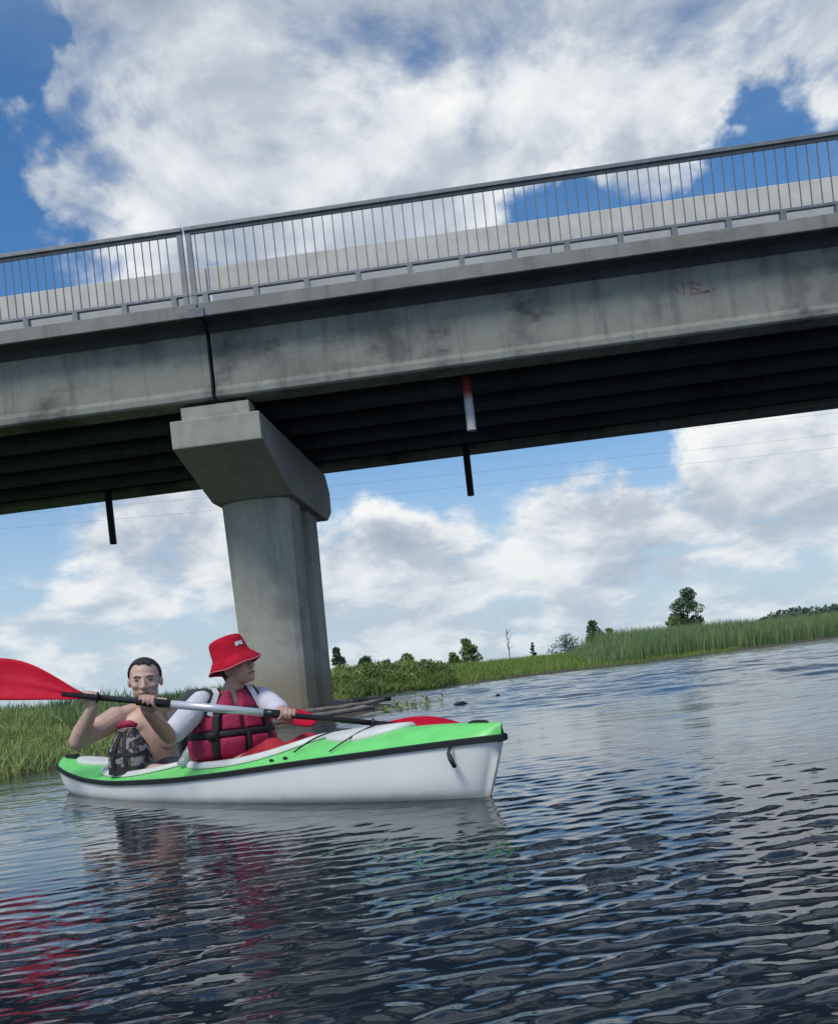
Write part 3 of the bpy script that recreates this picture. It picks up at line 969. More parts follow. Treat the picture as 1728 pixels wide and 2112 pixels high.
def head(mb, c, fr, s=1.0, wide=1.0):
    X, Y, Z = fr
    c = Vector(c)
    pt = lambda x, y, z: c + (X * x * wide + Y * y + Z * z) * s
    e = lambda x, y, z, r_: mb.ball(pt(x, y, z), (r_[0] * s * wide, r_[1] * s, r_[2] * s), fr, 22, 16)
    e(0, -0.012, 0.032, (0.077, 0.096, 0.088))
    e(0, 0.030, -0.010, (0.070, 0.066, 0.092))
    e(0, 0.034, -0.062, (0.064, 0.056, 0.054))
    e(0, 0.072, -0.098, (0.022, 0.020, 0.020))                   # chin
    e(0, 0.078, 0.026, (0.050, 0.018, 0.014))                    # brow
    for sx in (-1, 1):
        e(sx * 0.078, -0.008, -0.012, (0.011, 0.020, 0.032))     # ear
        e(sx * 0.038, 0.066, -0.028, (0.024, 0.024, 0.022))      # cheekbone
    mb.limb([pt(0, 0.092, 0.012), pt(0, 0.104, -0.014), pt(0, 0.114, -0.034)], [0.009 * s, 0.011 * s, 0.014 * s], 10)
    for sx in (-1, 1):
        mb.ball(pt(sx * 0.013, 0.102, -0.037), 0.010 * s)
    e(0, 0.086, -0.064, (0.027, 0.014, 0.010))                   # lips
    e(0, 0.084, -0.077, (0.022, 0.013, 0.009))
    return pt


def face_parts(parent, pt, fr, s=1.0, brows=True):
    for sx in (-1, 1):
        MB().ball(pt(sx * 0.032, 0.0868, 0.004), (0.0135 * s, 0.005 * s, 0.0045 * s), fr).build('eye', 'eye', parent, smooth=True)
        if brows:
            MB().tube([pt(sx * 0.014, 0.0975, 0.024), pt(sx * 0.032, 0.095, 0.030), pt(sx * 0.052, 0.082, 0.022)], [0.0028, 0.0036, 0.002], 6).build('eyebrow', 'brow', parent, smooth=True)
    MB().tube([pt(-0.027, 0.088, -0.071), pt(-0.012, 0.0985, -0.069), pt(0.012, 0.0985, -0.069), pt(0.027, 0.088, -0.071)], [0.003, 0.005, 0.005, 0.003], 8).build('mouth', 'lip', parent, smooth=True)


def grip(mb, c, axis, front, wrist_ang, wrist_r=0.085, shaft_r=0.016, s=1.0, spread=0.0215):
    """right-sized hand closed round a shaft at c; returns the wrist point.
    axis runs towards the little finger; angles are measured in the plane across the shaft, 0 = front, 90 = up"""
    c = Vector(c)
    D = Vector(axis).normalized()
    e1 = Vector(front)
    e1 = (e1 - D * e1.dot(D)).normalized()
    e2 = Vector((0, 0, 1))
    e2 = (e2 - D * e2.dot(D) - e1 * e2.dot(e1)).normalized()
    at = lambda o, r_, deg: c + D * o + e1 * r_ * math.cos(R(deg)) + e2 * r_ * math.sin(R(deg))
    wrist = at(0.004, wrist_r, wrist_ang)
    ks = wrist_ang - 62
    for i, (ln, rad_) in enumerate(((0.95, 0.0088), (1.05, 0.0092), (1.0, 0.0088), (0.8, 0.0078))):
        o = (i - 1.5) * spread
        r0 = shaft_r + rad_
        mb.limb([at(o * 0.95, r0 + 0.014, ks), at(o, r0 + 0.006, ks - 58 * ln), at(o, r0 + 0.001, ks - 118 * ln), at(o, r0, ks - 168 * ln)], [rad_ * 1.2, rad_ * 1.08, rad_, rad_ * 0.85], 10)
        mb.limb([wrist.lerp(c, 0.10) + D * o * 0.5, at(o * 0.95, r0 + 0.012, ks)], [0.017, 0.0125], 10)
    mb.ball(wrist.lerp(at(0, shaft_r + 0.02, ks), 0.55), (0.036, 0.020, 0.036), (D, (c - wrist).normalized(), D.cross((c - wrist).normalized())))
    th0 = wrist.lerp(c, 0.25) - D * 0.030
    mb.limb([th0, at(-0.047, shaft_r + 0.018, wrist_ang + 20), at(-0.046, shaft_r + 0.011, wrist_ang + 75), at(-0.036, shaft_r + 0.009, wrist_ang + 125)], [0.015, 0.0125, 0.0105, 0.009], 10)
    return wrist


def ell_loft(mb, rows, side, fwd, n=28):
    rr_ = []
    for c, rx, ry in rows:
        rr_.append([Vector(c) + side * rx * math.cos(a) + fwd * ry * math.sin(a) for a in np.linspace(0, 2 * math.pi, n, endpoint=False)])
    return mb.rings(rr_)


# ---- paddle builder: straight two-bladed paddle between two necks
def blade_mesh(neck, d, facing, length, width, rise=0.055):
    """spoon-shaped blade with a spine, growing from the neck along d"""
    d = d.normalized()
    n_ = (facing - d * facing.dot(d)).normalized()
    w_ = n_.cross(d)
    mb = MB()
    top, bot = [], []
    for t in np.linspace(0, 1, 19):
        if t < 0.72:
            hw = 0.016 + (width / 2 - 0.016) * math.sin(t / 0.72 * math.pi / 2) ** 1.15
        else:
            hw = width / 2 * math.sqrt(max(0.0, 1 - ((t - 0.72) / 0.28) ** 2.8))
        hw = max(hw, 0.012)
        curve = -0.035 * math.sin(t * math.pi / 2) ** 2
        sec_t, sec_b = [], []
        for q in np.linspace(-1, 1, 13):
            spine = 0.011 * math.exp(-(q / 0.16) ** 2) * (1 - t) + 0.004
            dish = 0.016 * q * q * math.sin(t * math.pi)
            base_ = neck + d * (length * t) + w_ * (hw * q + rise * w_.z * math.sin(min(1, t * 1.5) * math.pi / 2) ** 1.3) + n_ * (curve + dish)
            sec_t.append(base_ + n_ * spine)
            sec_b.append(base_ - n_ * 0.003)
        top.append(sec_t)
        bot.append(sec_b)
    mb.rings([a_ + b_[::-1] for a_, b_ in zip(top, bot)])
    return mb


def paddle(name, nl, nr, label, face_l, face_r, blade_w=0.20, blade_l=0.46, silver=None):
    nl, nr = Vector(nl), Vector(nr)
    d = (nr - nl).normalized()
    t = tag(empty(name, tuple((nl + nr) / 2)), label, 'paddle')
    inv = Matrix.Translation(-(nl + nr) / 2)

    def put(mb, nm, mat, smooth=True):
        mb.v = [tuple(inv @ Vector(v)) for v in mb.v]
        return mb.build(nm, mat, t, smooth=smooth)

    put(MB().tube([nl - d * 0.10, nr + d * 0.10], 0.0148, 14), 'shaft', 'shaft')
    if silver:
        a_, b_ = silver
        put(MB().tube([nl + d * a_, nl + d * b_], 0.0205, 16), 'shaft_sleeve', 'silver')
        put(MB().tube([nl + d * (a_ - 0.155), nl + d * (a_ + 0.01)], 0.0215, 16), 'grip', 'shaft')
        put(MB().tube([nl + d * (b_ - 0.01), nl + d * (b_ + 0.075)], 0.0215, 16), 'grip', 'shaft')
    for p_, dd, fc in ((nl, -d, face_l), (nr, d, face_r)):
        put(blade_mesh(p_, dd, Vector(fc), blade_l if dd.x > 0 else blade_l * 1.22, blade_w), 'blade', 'blade')
        put(MB().tube([p_ - dd * 0.075, p_ - dd * 0.066, p_ - dd * 0.060], [0.017, 0.030, 0.017], 16), 'drip_ring', 'shaft')
    return d


PN_L = pix(172, 1436, 4.28)
PN_R = pix(795, 1494, 4.50)
pd_len = (PN_R - PN_L).length
pd_dir = (PN_R - PN_L).normalized()
tL = (pix(348, 1452, 4.34) - PN_L).length
tR = (pix(548, 1474, 4.41) - PN_L).length
paddle('kayak_paddle', PN_L, PN_R, 'red-bladed paddle with silver middle held by the person in the red hat', (0.1, -1.0, 0.35), (0.0, -0.55, 1.0), 0.215, 0.47, (tL, tR))
MP_R = pix(187, 1437, 5.30)                 # rear paddler's hands on his own shaft
MP_L = pix(330, 1451, 5.33)
md = (MP_L - MP_R).normalized()
paddle('kayak_paddle', MP_R - md * 0.30, MP_R + md * 0.93, 'plain red-bladed paddle held by the bare-chested person at the back', (0, -1, 0.5), (0, -0.5, 1.0), 0.19, 0.44)

# ---- front paddler
w_sh_r, w_sh_l = Vector((-1.312, 4.835, 0.525)), Vector((-1.015, 4.985, 0.515))
w_side = (w_sh_r - w_sh_l)
w_side.z = 0
w_side.normalize()                              # towards the right arm
w_fwd = Vector((w_side.y, -w_side.x, 0))
if w_fwd.y > 0:
    w_fwd = -w_fwd
w_pel = Vector((-1.205, 4.965, 0.12))
w_neck = (w_sh_r + w_sh_l) / 2 + Vector((0.0, 0.0, 0.055))
wc = lambda z: w_pel.lerp(w_neck, (z - w_pel.z) / (w_neck.z - w_pel.z))
wb = MB()
ell_loft(wb, [(wc(0.08), .155, .115), (wc(0.16), .165, .12), (wc(0.26), .15, .11), (wc(0.36), .148, .105), (wc(0.45), .155, .10), (wc(0.51), .135, .085), (wc(0.56), .075, .065)], w_side, w_fwd)
h_up = Vector((-0.30, 0.02, 1.0))
h_fr = frame((0.90, -0.50, 0.26), h_up)
w_head = Vector((-1.115, 4.895, 0.705))
wb.limb([wc(0.52), w_head + Vector((0.0, 0.0, -0.05))], [0.062, 0.052])
wpt = head(wb, w_head, h_fr, 0.98)
w_elb_r = pix(350, 1520, 4.62)
w_gr = PN_L + pd_dir * ((pix(303, 1447, 4.33) - PN_L).length)
w_gl = PN_L + pd_dir * ((pix(594, 1474, 4.43) - PN_L).length)
front_v = Vector((0.25, -1, 0))
w_wr_r = grip(wb, w_gr, -pd_dir, front_v, 215, 0.082, 0.0148)
w_wr_l = grip(wb, w_gl, pd_dir, front_v, 195, 0.082, 0.0148)
w_elb_l = Vector((-0.835, 4.735, 0.40))
wb.limb([w_sh_r, w_sh_r.lerp(w_elb_r, .5), w_elb_r, w_elb_r.lerp(w_wr_r, .35), w_wr_r], [0.054, 0.048, 0.041, 0.042, 0.027])
wb.limb([w_sh_l, w_sh_l.lerp(w_elb_l, .5), w_elb_l, w_elb_l.lerp(w_wr_l, .35), w_wr_l], [0.054, 0.048, 0.041, 0.041, 0.027])
legs = []
for sy in (-1, 1):
    hip = kw(0.12, sy * 0.09, 0.09)
    knee = kw(0.66, sy * 0.115, 0.235)
    ank = kw(1.03, sy * 0.07, 0.10)
    legs.append((hip, knee, ank))
    wb.limb([hip, hip.lerp(knee, .5), knee], [0.078, 0.068, 0.052])
    wb.limb([knee, knee.lerp(ank, .3), ank, ank + KF * 0.10 + Vector((0, 0, 0.02))], [0.052, 0.05, 0.034, 0.026])
woman = wb.fused('person', 'skin_w', None, 0.0055, 5)
tag(woman, 'person in red bucket hat and crimson life vest looking aside while paddling', 'person', 'people in the kayak')
face_parts(woman, wpt, h_fr, 0.98)
# clothing
tm = MB()
ell_loft(tm, [(wc(0.08), .165, .125), (wc(0.16), .175, .13), (wc(0.26), .16, .12), (wc(0.36), .158, .114), (wc(0.44), .165, .106), (wc(0.485), .142, .086), (wc(0.505), .10, .06)], w_side, w_fwd)
slr = w_sh_r.lerp(w_elb_r, 0.86)
tm.limb([w_sh_r, w_sh_r.lerp(w_elb_r, .45), slr], [0.066, 0.069, 0.062])
sll = w_sh_l.lerp(w_elb_l, 0.70)
tm.limb([w_sh_l, w_sh_l.lerp(w_elb_l, .4), sll], [0.066, 0.067, 0.060])
tm.fused('shirt', 'tee', woman, 0.008, 4)
jm = MB()
for hip, knee, ank in legs:
    jm.limb([hip, hip.lerp(knee, .5) - Vector((0, 0, 0.015)), knee + Vector((0, 0, 0.004))], [0.085, 0.078, 0.068])
    jm.limb([knee, knee.lerp(ank, .5), knee.lerp(ank, .8)], [0.068, 0.062, 0.055])
jm.fused('trousers', 'trouser', woman, 0.009, 4)


# life vest: puffed panels laid over the torso surface
VZ = [0.19, 0.22, 0.28, 0.34, 0.40, 0.45, 0.50, 0.545, 0.58]
VX = [.185, .212, .222, .214, .200, .185, .160, .125, .10]
VY = [.150, .168, .176, .168, .150, .138, .120, .098, .085]


def vest_pt(th, z, lift=0.0):
    """th in degrees: 0 = breastbone, positive towards the right arm"""
    a = R(th)
    return wc(z) + w_side * (np.interp(z, VZ, VX) + lift) * math.sin(a) + w_fwd * (np.interp(z, VZ, VY) + lift) * math.cos(a)


def vest_patch(name, mat, th0, th1, z0, z1, thick, base=-0.01, nu=13, nv=11, parent=None, slant=0.0, puff=4.0):
    mb = MB()
    out, inn = [], []
    for v in np.linspace(0, 1, nv):
        ro, ri = [], []
        for u in np.linspace(0, 1, nu):
            z = z0 + (z1 - z0) * v
            th = th0 + (th1 - th0) * u + slant * v
            b = (1 - abs(2 * u - 1) ** puff) * (1 - abs(2 * v - 1) ** puff)
            ro.append(vest_pt(th, z, base + thick * (0.15 + 0.85 * b ** 0.5)))
            ri.append(vest_pt(th, z, base - 0.012))
        out.append(ro)
        inn.append(ri)
    mb.rings([a_ + b_[::-1] for a_, b_ in zip(out, inn)])
    return mb.build(name, mat, parent, smooth=True)


vest = vest_patch('life_vest', 'vest_dark', -180, 180, 0.192, 0.46, 0.012, -0.012, 60, 10, woman, puff=8)
for th0, th1 in ((34, 80), (-8, 30), (-46, -12), (-88, -50), (90, 150), (-150, -95)):
    vest_patch('panel', 'vest', th0, th1, 0.197, 0.325, 0.026, 0.004, parent=vest, puff=7)
for th0, th1 in ((30, 72), (-4, 26), (-40, -8), (-80, -44), (90, 150), (-150, -95)):
    vest_patch('panel', 'vest', th0, th1, 0.355, 0.452, 0.020, 0.003, parent=vest, puff=7)
for sx in (1, -1):
    a0, a1 = (1, 52) if sx > 0 else (-50, -1)
    vest_patch('panel', 'vest', a0, a1, 0.462, 0.572, 0.016, -0.006, parent=vest, slant=12 * sx)
vest_patch('belt', 'black', -180, 180, 0.323, 0.356, 0.004, 0.022, 60, 5, vest, puff=10)
vest_patch('belt', 'black', -60, 66, 0.446, 0.474, 0.004, 0.016, 40, 5, vest, puff=10)
vest_patch('strap', 'black', 28, 39, 0.197, 0.45, 0.004, 0.026, 5, 24, vest, puff=10)
vest_patch('strap', 'black', -14, -8, 0.205, 0.34, 0.008, 0.022, 5, 16, vest, puff=10)
vest_patch('strap', 'black', -50, -44, 0.205, 0.45, 0.008, 0.022, 5, 24, vest, puff=10)
vest_patch('buckle', 'black', 30, 44, 0.315, 0.36, 0.016, 0.036, 6, 6, vest)


def band(pts, w, nrm, th=0.004):
    pts = [Vector(p) for p in pts]
    rows = []
    for i, p in enumerate(pts):
        t_ = (pts[min(i + 1, len(pts) - 1)] - pts[max(i - 1, 0)]).normalized()
        n_ = (Vector(nrm[i]) - t_ * Vector(nrm[i]).dot(t_)).normalized()
        s_ = t_.cross(n_)
        rows.append([p + s_ * w - n_ * th, p + s_ * w + n_ * th, p - s_ * w + n_ * th, p - s_ * w - n_ * th])
    return MB().rings(rows)


UPV = Vector((0, 0, 1))
for sx in (1, -1):
    top = wc(0.575) + w_side * 0.098 * sx + Vector((0, 0, 0.012))
    path = [vest_pt(46 * sx, 0.445, 0.020), vest_pt(46 * sx, 0.50, 0.016), top + w_fwd * 0.075 + Vector((0, 0, -0.028)), top + w_fwd * 0.02, top - w_fwd * 0.05, top - w_fwd * 0.11 + Vector((0, 0, -0.06))]
    nrm = [w_fwd, w_fwd, w_fwd + UPV, UPV, UPV - w_fwd * 0.5, -w_fwd]
    band(path, 0.030, nrm, 0.005).build('shoulder_strap', 'black', vest)
    off = [p + n_.normalized() * 0.007 for p, n_ in zip(path, nrm)]
    band(off, 0.015, nrm, 0.004).build('strap_stripe', 'white_web', vest)
vest_patch('reflective_tab', 'white_web', -58, -40, 0.465, 0.482, 0.006, 0.022, 6, 4, vest)

# hat
hat_c = w_head + (h_fr[2] * 0.055 - h_fr[1] * 0.008)
hx = Vector((0.965, -0.10, 0.30)).normalized()
hz_ = (Vector((-0.30, 0.0, 0.95)) - hx * Vector((-0.30, 0.0, 0.95)).dot(hx)).normalized()
hy = hz_.cross(hx)
hprof = [(0.154, -0.056), (0.142, -0.037), (0.125, -0.012), (0.110, 0.008), (0.106, 0.018), (0.103, 0.050), (0.099, 0.080), (0.094, 0.100), (0.084, 0.112), (0.062, 0.118), (0.03, 0.121), (0.004, 0.122)]
HN = 48


def hat_pt(r_, z, th, out=0.0):
    sag = 0.010 * math.sin(2 * th + 0.6) * max(0, (r_ - 0.105) / 0.06) + 0.005 * math.sin(5 * th) * max(0, (r_ - 0.105) / 0.06)
    dent = 1 + 0.02 * math.sin(3 * th + 1)
    return hat_c + hx * (r_ * dent + out) * math.cos(th) + hy * (r_ * dent + out) * math.sin(th) + hz_ * (z + sag)


THS = np.linspace(0, 2 * math.pi, HN, endpoint=False)
ht = MB()
outer = [[hat_pt(r_, z, t) for t in THS] for r_, z in hprof]
inner = [[hat_pt(r_ - 0.003, z - 0.003, t) for t in THS] for r_, z in hprof[:-1]][::-1]
ht.rings(inner + outer)
hat = ht.build('bucket_hat', 'hat', woman, smooth=True)
MB().tube([hat_pt(0.155, -0.057, t) for t in np.linspace(0, 2 * math.pi, 61)], 0.0038, 6).build('brim_piping', 'hat_edge', hat, smooth=True)
MB().tube([hat_pt(0.1085, 0.010, t) for t in np.linspace(0, 2 * math.pi, 61)], 0.0025, 6).build('crown_seam', 'hat', hat, smooth=True)
# small pale embroidered mark on the crown
lg = MB()
for a0, a1, z0, z1 in ((-46, -34, 0.040, 0.054), (-38, -24, 0.046, 0.064), (-28, -16, 0.040, 0.056), (-44, -38, 0.054, 0.062), (-22, -14, 0.056, 0.064)):
    vs_ = [hat_pt(np.interp(z, [0.018, 0.05, 0.08], [0.106, 0.103, 0.099]), z, R(a), 0.0025) for z in (z0, z1) for a in np.linspace(a0, a1, 5)]
    lg.add(vs_, [(i, i + 1, i + 6, i + 5) for i in range(4)])
lg.build('embroidered_mark', 'white_web', hat)
hb = MB()
hb.ball(wpt(0, -0.048, 0.01), (0.074, 0.062, 0.078), h_fr)
hb.ball(wpt(0, -0.066, -0.045), (0.05, 0.032, 0.045), h_fr)
hb.build('hair', 'hair', woman, smooth=True)

# ---- rear paddler
mb_ = MB()
m_sh_r, m_sh_l = Vector((-2.075, 5.60, 0.485)), Vector((-1.715, 5.80, 0.475))
m_side = (m_sh_r - m_sh_l)
m_side.z = 0
m_side.normalize()
m_fwd = Vector((m_side.y, -m_side.x, 0))
if m_fwd.y > 0:
    m_fwd = -m_fwd
m_pel = Vector((-1.955, 5.68, 0.11))
m_neck = (m_sh_r + m_sh_l) / 2 + Vector((0, 0, 0.06))
mc = lambda z: m_pel.lerp(m_neck, (z - m_pel.z) / (m_neck.z - m_pel.z))
ell_loft(mb_, [(mc(0.06), .20, .155), (mc(0.15), .212, .165), (mc(0.25), .205, .155), (mc(0.34), .205, .142), (mc(0.42), .20, .125), (mc(0.48), .172, .10), (mc(0.53), .09, .075)], m_side, m_fwd)
for sx in (-1, 1):
    mb_.ball(mc(0.41) + m_side * 0.085 * sx + m_fwd * 0.085, (0.085, 0.045, 0.055), (m_side, m_fwd, UPV))      # chest
    mb_.limb([mc(0.535) + m_side * 0.045 * sx, (m_sh_r if sx > 0 else m_sh_l) + Vector((0, 0, 0.012))], [0.046, 0.05])
m_head = Vector((-1.853, 5.565, 0.708))
m_fr = frame((0.22, -1.0, -0.10), (0.03, 0, 1))
mb_.limb([mc(0.50), m_head + Vector((0, 0.02, -0.05))], [0.068, 0.058])
mpt = head(mb_, m_head, m_fr, 1.1, 1.12)
m_elb_r = pix(160, 1530, 5.42)
m_elb_l = pix(345, 1530, 5.50)
m_wr_r = grip(mb_, MP_R, md, Vector((0.2, -1, 0)), 235, 0.085, 0.0148, spread=0.022)
m_wr_l = grip(mb_, MP_L, -md, Vector((0.2, -1, 0)), 215, 0.085, 0.0148, spread=0.022)
mb_.limb([m_sh_r, m_sh_r.lerp(m_elb_r, .45), m_elb_r, m_elb_r.lerp(m_wr_r, .32), m_wr_r], [0.076, 0.069, 0.053, 0.054, 0.033])
mb_.limb([m_sh_l, m_sh_l.lerp(m_elb_l, .45), m_elb_l, m_elb_l.lerp(m_wr_l, .32), m_wr_l], [0.076, 0.069, 0.053, 0.054, 0.033])
mlegs = []
for sy in (-1, 1):
    hip = kw(-0.96, sy * 0.09, 0.10)
    knee = kw(-0.44, sy * 0.11, 0.125)
    ank = kw(-0.12, sy * 0.16, 0.075)
    mlegs.append((hip, knee))
    mb_.limb([hip, hip.lerp(knee, .5), knee], [0.085, 0.074, 0.056])
    mb_.limb([knee, ank, ank + KF * 0.10], [0.054, 0.036, 0.026])
man = mb_.fused('person', 'skin_m', None, 0.0055, 5)
tag(man, 'bare-chested short-haired person seated in the rear of the kayak, arm raised', 'person', 'people in the kayak')
face_parts(man, mpt, m_fr, 1.12)
sm2 = MB()
for hip, knee in mlegs:
    sm2.limb([hip, hip.lerp(knee, .6)], [0.098, 0.088])
ell_loft(sm2, [(mc(0.04), .215, .17), (mc(0.12), .22, .172)], m_side, m_fwd)
sm2.fused('shorts', 'shorts', man, 0.01, 4)
# short cropped hair: a shell over the skull above the hairline
hr = MB()
nu, nv = 48, 30
vs_, keep = [], {}
for j in range(nv + 1):
    v = math.pi / 2 - (math.pi * 0.78) * j / nv
    for i in range(nu):
        a = 2 * math.pi * i / nu
        r_ = 1.0 + 0.012 * math.sin(7 * a + 3 * j) * math.sin(5 * v)
        x, y, z = 0.0800 * r_ * math.cos(v) * math.cos(a), -0.012 + 0.0985 * r_ * math.cos(v) * math.sin(a), 0.032 + 0.0930 * r_ * math.sin(v)
        vs_.append(mpt(x, y, z))
        frontness = math.sin(a)
        line = 0.093 + 0.006 * math.cos(2 * a) if frontness > 0.55 else (0.090 - (0.55 - frontness) * 0.24 if frontness > 0.08 else (-0.02 if frontness > -0.25 else -0.07))
        keep[(j, i)] = z > line + random.uniform(-0.007, 0.007)
fs_ = [(j * nu + i, j * nu + (i + 1) % nu, (j + 1) * nu + (i + 1) % nu, (j + 1) * nu + i) for j in range(nv) for i in range(nu)
       if keep[(j, i)] and keep[(j + 1, i)] and keep[(j, (i + 1) % nu)]]
hr.add(vs_, fs_)
hair = hr.build('hair', 'hair', man, smooth=True)
so = hair.modifiers.new('thick', 'SOLIDIFY')
so.thickness = 0.006

# ---- things carried in the kayak
bag_o = kw(-0.745, -0.165, 0.13)
bag = tag(empty('dry_bag', tuple(bag_o), R(-20)), 'dark camouflage bag with black straps and rolled red top on the lap', 'bag')
bm = MB()
brow = []
for z, rx, ry in ((0.0, .10, .075), (.02, .128, .095), (.10, .130, .10), (.17, .112, .088), (.22, .085, .065), (.26, .062, .045), (.285, .055, .035)):
    brow.append([Vector((rx * math.copysign(abs(math.cos(a)) ** 0.7, math.cos(a)), ry * math.copysign(abs(math.sin(a)) ** 0.7, math.sin(a)), z)) for a in np.linspace(0, 2 * math.pi, 28, endpoint=False)])
bm.rings(brow).build('bag_body', 'bag', bag, smooth=True)
def bag_pt(a, z, out=0.003):
    rx = np.interp(z, [0, .02, .10, .17, .22, .26, .285], [.10, .128, .130, .112, .085, .062, .055]) + out
    ry = np.interp(z, [0, .02, .10, .17, .22, .26, .285], [.075, .095, .10, .088, .065, .045, .035]) + out
    c_, s_ = math.cos(R(a)), math.sin(R(a))
    return Vector((rx * math.copysign(abs(c_) ** 0.7, c_), ry * math.copysign(abs(s_) ** 0.7, s_), z)), Vector((c_, s_, 0.15))


for a0, a1, w_ in ((252, 262, 0.017), (283, 277, 0.012)):
    q = [bag_pt(a0 + (a1 - a0) * t, 0.01 + 0.26 * t) for t in np.linspace(0, 1, 14)]
    band([x[0] for x in q], w_, [x[1] for x in q], 0.003).build('bag_strap', 'black', bag)
for z_, w_, sl in ((0.135, 0.010, 0.01), (0.035, 0.022, 0.0)):
    q = [bag_pt(a, z_ + sl * math.sin(R(a * 2))) for a in np.linspace(175, 365, 30)]
    band([x[0] for x in q], w_, [x[1] for x in q], 0.003).build('bag_strap', 'black', bag)
MB().tube([(-0.07, 0, 0.30), (-0.03, -0.005, 0.312), (0.03, -0.005, 0.312), (0.07, 0, 0.30)], [0.014, 0.022, 0.022, 0.014], 12).build('rolled_top', 'vest', bag, smooth=True)

bk_o = kw(-0.16, 0.02, 0.06)
bk = tag(empty('seat_backrest', tuple(bk_o), KROT), 'dark grey padded backrest behind the shoulders of the person in red', 'backrest')
bp = MB()
rows = []
for z, hw, xo, th in ((0.0, .16, .02, .03), (.15, .19, .0, .035), (.30, .20, -.02, .04), (.42, .17, -.035, .045), (.50, .13, -.04, .045), (.545, .07, -.04, .03)):
    rows.append([Vector((xo + th * math.sin(a), hw * math.cos(a), z)) for a in np.linspace(0, 2 * math.pi, 24, endpoint=False)])
bp.rings(rows).build('cushion', 'grey_bag', bk, smooth=True)
MB().tube([Vector((0.03, -0.17, 0.02)), Vector((0.03, -0.19, 0.2)), Vector((0.01, -0.18, 0.36)), Vector((-0.005, -0.13, 0.47))], 0.012, 8).build('side_strap', 'black', bk, smooth=True)

bt_o = kw(-0.12, -0.19, 0.17)
bt = tag(empty('water_bottle', tuple(bt_o), R(30)), 'clear teal plastic bottle wedged between the two cockpits', 'bottle')
an = np.linspace(0, 2 * math.pi, 20, endpoint=False)
tilt = Matrix.Rotation(R(38), 3, 'Y')
rows = [[tilt @ Vector((r_ * math.cos(a), r_ * math.sin(a), z)) for a in an] for r_, z in ((.02, 0), (.034, .006), (.036, .03), (.033, .05), (.036, .07), (.036, .12), (.028, .145), (.014, .16), (.014, .172))]
MB().rings(rows).build('bottle_body', 'bottle', bt, smooth=True)
rows = [[tilt @ Vector((r_ * math.cos(a), r_ * math.sin(a), z)) for a in an] for r_, z in ((.017, .166), (.017, .186), (.014, .189))]
MB().rings(rows).build('bottle_cap', 'white_web', bt, smooth=True)

# ------------------------------------------------------------------ driftwood and water plants
def log(p0, p1, r0, r1, mat, label, seed):
    rs = np.random.default_rng(seed)
    p0, p1 = Vector(p0), Vector(p1)
    pts, rads = [], []
    for t in np.linspace(0, 1, 9):
        pts.append(p0.lerp(p1, t) + Vector((0, rs.normal() * 0.02, rs.normal() * 0.012)))
        rads.append((r0 + (r1 - r0) * t) * (1 + rs.normal() * 0.10))
    tag(MB().tube(pts, rads, 10).build('driftwood_log', mat, smooth=True), label, 'log', 'driftwood at the foot of the pier')


log((-2.75, 14.3, 0.07), (-1.15, 15.3, 0.13), 0.065, 0.04, 'mud', 'thick grey-brown driftwood log lowest at the foot of the pier', 1)
log((-2.6, 15.4, 0.13), (-1.05, 16.5, 0.20), 0.06, 0.035, 'mud', 'pale driftwood log lying behind the lowest log by the pier', 2)
log((-1.7, 16.3, 0.24), (-0.95, 16.9, 0.20), 0.085, 0.04, 'dark_wood', 'dark tapering driftwood stump pointing to the open water beside the pier', 3)


def water_plant(loc, h, n, label, seed):
    rs = np.random.default_rng(seed)
    t = tag(empty('water_plant', loc), label, 'water plant', 'green plants standing in the water beyond the bow')
    st, lf = MB(), MB()
    for k in range(n):
        b = Vector((rs.normal() * 0.22, rs.normal() * 0.15, -0.05))
        top = b + Vector((rs.normal() * 0.08, rs.normal() * 0.05, h * rs.uniform(0.6, 1.1)))
        st.tube([b, b.lerp(top, 0.5) + Vector((rs.normal() * 0.02, 0, 0)), top], [0.008, 0.007, 0.004], 5)
        for j in range(4):
            c = b.lerp(top, rs.uniform(0.3, 1.0))
            d = Vector((rs.normal(), rs.normal(), rs.uniform(0.1, 0.9))).normalized() * rs.uniform(0.08, 0.17)
            s_ = d.cross(Vector((0, 0, 1))).normalized() * 0.022
            lf.add([c, c + d * 0.5 + s_, c + d, c + d * 0.5 - s_], [(0, 1, 2, 3)])
    tag(st.build('stems', 'bankgrass', t), kind='stuff')
    tag(lf.build('leaves', 'bankgrass', t), kind='stuff')


water_plant((-0.42, 16.6, 0), 0.26, 14, 'taller tuft of green water plants beyond the bow', 5)
water_plant((-0.85, 15.6, 0), 0.14, 12, 'low patch of green water plants between the driftwood and the taller tuft', 6)
log_p = pix(950, 1455, 15.2)
tag(MB().tube([(log_p.x - 0.12, log_p.y, -0.01), (log_p.x - 0.06, log_p.y, 0.02), (log_p.x + 0.05, log_p.y, 0.028), (log_p.x + 0.14, log_p.y, -0.005)], [0.02, 0.035, 0.03, 0.012], 10).build('floating_branch', 'dark_wood', smooth=True),
    'short dark branch floating just beyond the bow', 'branch')
fl = pix(1027, 1437, 17.4)
tag(MB().ball((fl.x, fl.y, 0.03), (0.045, 0.04, 0.03)).build('float', 'dark_wood', smooth=True), 'tiny dark lump floating on the open water right of the bow', 'float')


